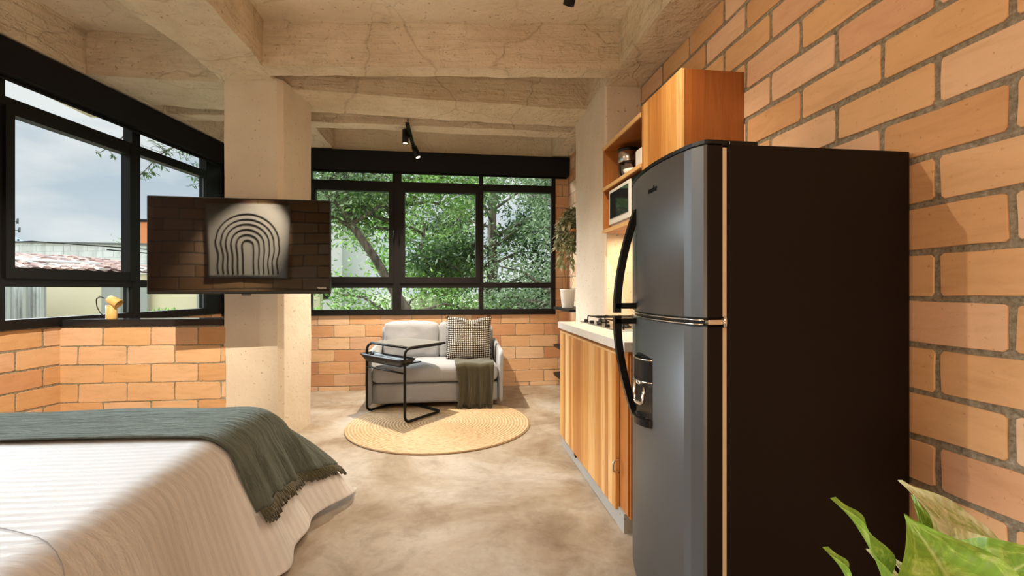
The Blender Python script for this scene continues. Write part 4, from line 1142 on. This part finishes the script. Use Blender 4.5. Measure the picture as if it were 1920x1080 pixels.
def tree(x, y, h_, spread, nleaf, mat, label, seed, lean=(0, 0), zlow=-1.5, group=None, ls=(.09, .17), nb=26, trunk=.16):
    rr = random.Random(seed)
    r = thing('tree', label, 'tree', (x, y, GZ), group=group)
    top = Vector((lean[0], lean[1], h_-GZ))
    tm = MB()
    tp_ = [Vector((0, 0, 0)).lerp(top, i/10)+noise.noise_vector(Vector((seed, i*.5, 0)))*.25*(i/10) for i in range(11)]
    tm.tube(tp_, [trunk*(1-.85*i/10)+.02 for i in range(11)], 10)
    ends = []
    for k in range(nb):
        hz = rr.uniform(max(.12, (zlow-GZ)/(h_-GZ)), .97); i = hz*10; p0 = tp_[int(i)].lerp(tp_[min(10, int(i)+1)], i % 1)
        a = rr.uniform(0, 2*PI); R_ = spread*rr.uniform(.45, 1.0)*(1.15-.55*hz)
        p1 = p0+Vector((math.cos(a)*R_, math.sin(a)*R_, rr.uniform(-.1, .5)*R_))
        mid = p0.lerp(p1, .5)+Vector((0, 0, .12*R_))
        bp = [p0, p0.lerp(mid, .6), mid, mid.lerp(p1, .5), p1]
        tm.tube(bp, [.05, .04, .03, .02, .008], 6); ends += [(mid.lerp(p1, q), .30+.22*rr.random()) for q in (.1, .4, .7, 1.0)]
        for q in range(2):
            s_ = mid.lerp(p1, rr.random()); e_ = s_+Vector((rr.uniform(-.8, .8), rr.uniform(-.8, .8), rr.uniform(-.5, .5)))
            tm.tube([s_, e_], [.015, .004], 4); ends.append((e_, .35))
    tm.build('trunk', M_bark, r)
    lm = MB()
    for i in range(nleaf):
        c_, rad_ = ends[rr.randrange(len(ends))]
        g = Vector((rr.gauss(0, 1), rr.gauss(0, 1), rr.gauss(0, .7)))*rad_*.75
        p = c_+g; d_ = Vector((rr.uniform(-1, 1), rr.uniform(-1, 1), rr.uniform(-1, .5)))
        d_.normalize(); s_ = d_.cross(Vector((rr.uniform(-1, 1), rr.uniform(-1, 1), rr.uniform(-1, 1)))).normalized()
        L_ = rr.uniform(*ls); W_ = L_*.36
        lm.f([lm.v(p), lm.v(p+d_*L_*.5+s_*W_/2), lm.v(p+d_*L_), lm.v(p+d_*L_*.5-s_*W_/2)])
    lm.build('foliage', mat, r, fix=False)
    return r
GT = 'trees outside the far window'
tree(-1.25, 10.6, 4.2, 2.6, 15000, M_leafA, 'bright green tree filling the middle pane of the far window', 1, ls=(.08, .15), group=GT)
tree(2.4, 10.8, 4.4, 2.5, 14000, M_leafB, 'grey green tree outside the right pane of the far window', 2, ls=(.08, .15), group=GT)
tree(1.85, 9.6, 4.2, 1.9, 7000, M_leafB, 'leaning pale leafy tree crossing the left pane of the far window', 3, lean=(-4.9, 0), zlow=2.0, ls=(.07, .14), group=GT)
tree(1.2, 14.5, 7.5, 3.6, 16000, M_leafC, 'tall dark tree standing behind the bright green one', 4, ls=(.14, .24), nb=34, group=GT, trunk=.25)
tree(5.2, 15, 5.5, 3.4, 12000, M_leafC, 'dark tree furthest right outside the far window', 5, ls=(.14, .24), nb=30, group=GT, trunk=.22)
tree(-1.0, 16, 3.5, 3.2, 12000, M_leafA, 'lower green tree behind the middle pane', 6, ls=(.14, .24), nb=30, group=GT, trunk=.22)
# tree with overhanging branches at the left windows
ot = thing('overhanging_tree', 'tree behind the column reaching dark leafy twigs across the top of the left window', 'tree', (pt(500, 540, 9.4).x, pt(500, 540, 9.4).y, GZ))
q = pt(500, 540, 9.4)
mb = MB(); mb.tube([(q.x, q.y, GZ), (q.x+.1, q.y, 0), (q.x, q.y, 2.5), (q.x-.1, q.y, 4.4)], [.16, .14, .10, .05], 10); mv(mb.build('trunk', M_bark, ot), ot)
def bough(pts_uvz, seed, nl):
    rr = random.Random(seed); P0 = [Vector((q.x, q.y, 3.4))]+[pt(*p) for p in pts_uvz]
    sm_, lm = MB(), MB(); sm_.tube(P0, [.03-.025*i/(len(P0)-1) for i in range(len(P0))], 6)
    for i in range(nl):
        k = rr.randrange(1, len(P0)-1); p = P0[k].lerp(P0[k+1], rr.random())
        e_ = p+Vector((rr.uniform(-.22, .22), rr.uniform(-.3, .3), rr.uniform(-.30, .14)))
        sm_.tube([p, e_], [.005, .002], 4)
        for q_ in range(rr.randint(4, 8)):
            pq = p.lerp(e_, rr.uniform(.3, 1)); d_ = Vector((rr.uniform(-1, 1), rr.uniform(-1, 1), rr.uniform(-1, .4)))
            leaf_mesh(lm, pq, d_, Vector((0, .1, 1)), rr.uniform(.07, .12), rr.uniform(.025, .04), .1, 2)
    bo = mv(sm_.build('bough', M_bark, ot), ot); mv(lm.build('leaves', M_leafC, bo, fix=False), ot)
bough([(420, 210, 9.0), (350, 262, 8.6), (300, 290, 8.4), (262, 330, 8.2)], 1, 34)
bough([(420, 240, 8.8), (390, 300, 8.5), (372, 350, 8.4)], 2, 22)
bough([(400, 205, 8.8), (260, 230, 8.4), (225, 262, 8.2), (190, 285, 8.0)], 3, 12)

# white house behind the left tree
def simple_house(name, x0, x1, y0, y1, z1, col, label, roofcol=None, wins=()):
    r = thing(name, label, 'building', ((x0+x1)/2, (y0+y1)/2, GZ))
    m, t, b = base('plaster_'+name, col, .9)
    t.links.new(mix(t, nz(t, coords(t), 1.5, 6), col, tuple(c_*.86 for c_ in col)), b.inputs['Base Color'])
    mb = MB(); mb.box(x0, x1, y0, y1, GZ, z1); mv(mb.build('wall', m, r), r)
    mb = MB(); mb.box(x0-.1, x1+.1, y0-.1, y1+.1, z1, z1+.12); mv(mb.build('roof', M_top, r), r)
    for (a, b_, c_, d_) in wins:
        mb = MB(); mb.box(a, b_, y0-.03, y0+.02, c_, d_); w_ = mv(mb.build('window_opening', M_black, r), r)
    return r
simple_house('white_house', -9.5, -3.9, 17, 23, 3.4, (.80, .80, .80), 'white house seen through the left pane of the far window', wins=((-4.9, -4.3, .9, 2.2), (-7.0, -6.2, .9, 2.2)))
# rooftops outside the left window. wall plane perpendicular-ish to the view
def panel(mb, pts):
    mb.f([mb.v(p) for p in pts])
def slab(mb, u0, v0, u1, v1, zc0, zc1, thick, ztop=None, zbot=None, v0b=None, v1b=None):
    """upright slab whose front face spans between two view points; returns nothing"""
    a, b_ = pt(u0, v0, zc0), pt(u1, v1, zc1); c_, d_ = pt(u0, v0b, zc0) if v0b else a.copy(), pt(u1, v1b, zc1) if v1b else b_.copy()
    if zbot is not None: c_.z = zbot; d_.z = zbot
    n_ = Vector((-(b_-a).y, (b_-a).x, 0)).normalized()*thick
    vs_ = [mb.v(p) for p in (a, b_, d_, c_, a+n_, b_+n_, d_+n_, c_+n_)]
    for i in ((0, 1, 2, 3), (5, 4, 7, 6), (4, 0, 3, 7), (1, 5, 6, 2), (4, 5, 1, 0), (3, 2, 6, 7)): mb.f([vs_[j] for j in i])
m, t, b = base('weathered_render', (.6, .6, .58), .95)
bt = N(t, 'ShaderNodeTexBrick'); bt.inputs['Scale'].default_value = 1; bt.inputs['Color1'].default_value = (.78, .78, .75, 1); bt.inputs['Color2'].default_value = (.84, .84, .82, 1); bt.inputs['Mortar'].default_value = (.62, .62, .60, 1)
bt.inputs['Brick Width'].default_value = .5; bt.inputs['Row Height'].default_value = .22; bt.inputs['Mortar Size'].default_value = .012
tcn = N(t, 'ShaderNodeTexCoord'); sp = N(t, 'ShaderNodeSeparateXYZ'); t.links.new(tcn.outputs['Object'], sp.inputs[0]); cb = N(t, 'ShaderNodeCombineXYZ')
t.links.new(mathn(t, 'ADD', sp.outputs['X'], sp.outputs['Y']), cb.inputs[0]); t.links.new(sp.outputs['Z'], cb.inputs[1]); t.links.new(cb.outputs[0], bt.inputs['Vector'])
c = mix(t, .8, bt.outputs['Color'], ramp(t, nz(t, coords(t, scale=(1, 1, .4)), 2.5, 6, .7), [(.3, (.62, .62, .6)), (.55, (1, 1, 1))]), 'MULTIPLY')
t.links.new(c, b.inputs['Base Color']); M_render = m
M_greyc, t, b = base('stained_coping', (.16, .16, .15), .9)
M_greyj, t, b = base('wall_joint', (.34, .34, .33), .9)
pw = thing('parapet_wall', 'long weathered grey block wall behind the tiled roof outside the left window', 'wall', tuple(pt(120, 470, 16)))
mb = MB(); slab(mb, -420, 446, 440, 461, 17.5, 15.6, .25, zbot=GZ); mv(mb.build('blockwork', M_render, pw), pw)
mb = MB(); slab(mb, -420, 444, 440, 459, 17.4, 15.5, .4, v0b=447, v1b=462); mv(mb.build('coping', M_greyc, pw), pw)
for u_, v_ in ((118, 456), (192, 458)):
    mb = MB(); slab(mb, u_, v_, u_+.9, v_, 15.6, 15.6, .01, zbot=0); mv(mb.build('pier_joint', M_greyj, pw), pw)
# tiled roof
m, t, b = base('clay_roof_tile', (.5, .25, .18), .9)
g = N(t, 'ShaderNodeNewGeometry'); t.links.new(ramp(t, g.outputs['Random Per Island'], [(0, (.12, .055, .04)), (.4, (.26, .125, .09)), (.7, (.36, .22, .17)), (1, (.50, .42, .37))]), b.inputs['Base Color'])
rf = thing('tiled_roof', 'old clay tiled roof sloping down outside the left window', 'roof', tuple(pt(100, 500, 12)))
def roof(c0_, c1_, c2_, c3_, nu, nv, name):
    """c0,c1 ridge ends; c3,c2 eave ends"""
    mb = MB(); rr = random.Random(4)
    c0_, c1_, c2_, c3_ = map(Vector, (c0_, c1_, c2_, c3_)); up_ = (c1_-c0_).cross(c3_-c0_).normalized()
    if up_.z < 0: up_ = -up_
    for i in range(nu):
        for j in range(nv):
            a, b_ = i/nu, j/nv
            f_ = lambda p, q: (c0_.lerp(c1_, p)).lerp(c3_.lerp(c2_, p), q)
            o0 = f_(a+.5/nu, b_); o1 = f_(a+.5/nu, min(1, b_+1.25/nv)); w_ = (c1_-c0_)*(.46/nu)
            h_ = .05+rr.uniform(-.012, .012); jit_ = up_*rr.uniform(-.01, .025)
            A_ = [o0-w_+jit_, o0-w_*.5+up_*h_+jit_, o0+w_*.5+up_*h_+jit_, o0+w_+jit_]; B_ = [o1-w_+jit_*.5+up_*.02, o1-w_*.5+up_*(h_+.02), o1+w_*.5+up_*(h_+.02), o1+w_+up_*.02]
            va = [mb.v(p) for p in A_]; vb = [mb.v(p) for p in B_]
            for k in range(3): mb.f([va[k], va[k+1], vb[k+1], vb[k]])
            mb.f([vb[0], vb[1], vb[2], vb[3]])
    n0 = len(mb.bm.verts)
    panel(mb, [c0_-up_*.02, c1_-up_*.02, c2_-up_*.02, c3_-up_*.02])
    return mv(mb.build(name, m, rf), rf)
roof(pt(-260, 458, 15.5), pt(195, 487, 13.5), pt(330, 512, 11.2), pt(-300, 495, 11.2), 30, 9, 'tiles')
mb = MB(); mb.tube([pt(-200, 468, 12.6), pt(60, 488, 12.2), pt(190, 496, 12.0)], .05, 6); mb.tube([pt(-60, 492, 11.6), pt(20, 486, 12.4), pt(100, 498, 11.6)], .03, 6)
mv(mb.build('roof_batten', M_offw, rf), rf)
# cream house facade below the roof
cr_ = thing('cream_house', 'cream plastered house facade below the tiled roof', 'building', tuple(pt(150, 560, 11)))
m, t, b = base('cream_plaster', (.84, .74, .54), .9); t.links.new(mix(t, nz(t, coords(t), .9, 4), (.94, .85, .62), (.88, .76, .50)), b.inputs['Base Color'])
mb = MB(); slab(mb, 86, 512, 600, 516, 11.0, 12.0, .3, zbot=GZ); mv(mb.build('facade', m, cr_), cr_)
M_greyp, t, b = base('grey_panel', (.42, .43, .40), .8)
mb = MB(); slab(mb, 190, 538, 226, 538, 11.0, 11.05, .1, zbot=GZ+1); mv(mb.build('grey_door', M_greyp, cr_), cr_)
mb = MB(); slab(mb, 252, 530, 276, 530, 11.1, 11.15, .1, zbot=GZ+1); mv(mb.build('grey_door', M_greyp, cr_), cr_)
mb = MB(); slab(mb, 369, 538, 382, 538, 11.4, 11.45, .1, zbot=GZ+1); mv(mb.build('grey_door', M_greyp, cr_), cr_)
m, t, b = base('corrugated_sheet', (.55, .57, .58), .5, metal=.3)
t.links.new(ramp(t, nz(t, coords(t, scale=(3, 3, .6)), 1.2, 6, .7), [(.3, (.18, .18, .17)), (.5, (.50, .51, .51)), (.75, (.74, .75, .76))]), b.inputs['Base Color'])
cs = thing('corrugated_fence', 'weathered corrugated metal sheets left of the cream house', 'fence', tuple(pt(30, 570, 9.8)))
mb = MB(); p0, p1 = pt(-260, 530, 10.5), pt(86, 530, 9.9); dv = p1-p0; nn_ = Vector((-dv.y, dv.x, 0)).normalized(); K = 260
prev = None
for i in range(K+1):
    q = p0+dv*(i/K)+nn_*(.03*math.sin(i*1.25)); q.z = 1.32+.03*math.sin(i*.05)
    cur = (mb.v(q), mb.v(Vector((q.x, q.y, GZ))))
    if prev: mb.f([prev[0], cur[0], cur[1], prev[1]])
    prev = cur
o = mv(mb.build('sheet', m, cs), cs); solidify(o, .01)
for u_ in (18, 48, 82):
    mb = MB(); q = pt(u_, 532, 9.75); mb.box(q.x-.03, q.x+.03, q.y-.03, q.y+.03, GZ, 1.33); mv(mb.build('post', M_greyp, cs), cs)
# chimney
ch = thing('chimney', 'orange clay chimney stack on the neighbouring roof', 'chimney', tuple(pt(268, 440, 16.5)))
m, t, b = base('chimney_orange', (.70, .26, .10), .85); q = pt(269, 445, 16.8)
mb = MB(); mb.box(q.x-.26, q.x+.26, q.y-.26, q.y+.26, 1.6, pt(269, 418, 16.8).z); mv(mb.build('stack', m, ch), ch)
mb = MB(); zt_ = pt(269, 418, 16.8).z; mb.box(q.x-.32, q.x+.32, q.y-.32, q.y+.32, zt_, zt_+.09); mv(mb.build('cap', M_black, ch), ch)
mb = MB(); rr = random.Random(8); lmq = pt(264, 452, 17.6)
for i in range(260):
    leaf_mesh(mb, lmq+Vector((rr.gauss(0, .35), rr.gauss(0, .2), rr.gauss(-.1, .14))), Vector((rr.uniform(-1, 1), rr.uniform(-1, 1), rr.uniform(-.2, 1))), Vector((0, .1, 1)), .14, .05, .1, 2)
put(mb.build('rooftop_bush', M_leafB, fix=False), 'small bush growing on the wall below the chimney', 'bush')
# antenna mast
am = thing('antenna_mast', 'thin lattice antenna mast on the skyline at far left', 'antenna', tuple(pt(24, 450, 30)))
mb = MB(); b0 = Vector((*pt(24, 460, 30).xy, GZ)); tt = pt(24, 404, 30)
for dx in (-.12, .12): mb.tube([b0+Vector((dx, 0, 0)), tt+Vector((dx*.5, 0, 0))], .03, 5)
for i in range(24):
    a = i/24; mb.tube([b0.lerp(tt, a)+Vector((-.12, 0, 0)), b0.lerp(tt, a+.04)+Vector((.12, 0, 0))], .02, 4)
for a, w_ in ((.82, .34), (.9, .42), (.96, .3)):
    q = b0.lerp(tt, a); rt = Vector((math.cos(YAW), -math.sin(YAW), 0)); mb.tube([q-rt*w_, q+rt*w_], .025, 4)
    for s_ in (-w_, w_): mb.tube([q+rt*s_-Vector((0, 0, .15)), q+rt*s_+Vector((0, 0, .2))], .06, 6)
mv(mb.build('lattice', M_alu, am), am)
# mountain
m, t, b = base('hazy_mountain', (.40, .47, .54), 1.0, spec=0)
mb = MB(); c0_ = pt(-60, 430, 260)
hill = []
for i in range(41):
    u_ = -500+i*25; hgt = 438+70*(1-math.exp(-((u_-10)/75)**2))*1.0
    hgt = min(hgt, 520) if u_ > -200 else 470
    hill.append((u_, hgt))
top = [mb.v(pt(u_, v_, 260+10*noise.noise(Vector((u_*.02, 0, 0))))) for u_, v_ in hill]; bot = [mb.v(pt(u_, 560, 235)) for u_, v_ in hill]; bk = [mb.v(pt(u_, 560, 300)) for u_, v_ in hill]
for i in range(40): mb.f([top[i], top[i+1], bot[i+1], bot[i]]); mb.f([top[i], bk[i], bk[i+1], top[i+1]])
put(mb.build('mountain', m), 'hazy blue mountain on the horizon at far left', 'mountain')
# potted succulent outside below the television
sp_ = thing('garden_plant', 'spiky green plant against the cream house under the television', 'plant', tuple(pt(312, 583, 10.4)))
mb = MB(); rr = random.Random(12); q = pt(312, 586, 10.4)
for i in range(60):
    a = rr.uniform(0, 2*PI); leaf_mesh(mb, q+Vector((rr.gauss(0, .12), rr.gauss(0, .1), -.1)), Vector((math.cos(a)*.5, math.sin(a)*.5, 1)), Vector((0, .1, 1)), rr.uniform(.15, .3), .05, .1, 3)
mv(mb.build('leaves', M_leafA, sp_, fix=False), sp_)
mb = MB(); mb.box(q.x-.2, q.x+.2, q.y-.2, q.y+.2, GZ, q.z-.05); mv(mb.build('planter', M_greyp, sp_), sp_)
# overhead cables
mb = MB(); mb.tube([pt(-300, 470, 9), pt(60, 452, 9.5), pt(420, 478, 10)], .012, 5); put(mb.build('overhead_cable', M_black), 'thin black cable strung across the view above the roofs', 'cable')
mb = MB(); mb.tube([pt(200, 468, 9), pt(300, 477, 9.5), pt(420, 470, 10)], .012, 5); put(mb.build('overhead_cable', M_black), 'lower black cable sagging beside the chimney', 'cable')

for o in C.objects:
    if o.name.split('.')[0] == 'fringe': o['kind'] = 'stuff'
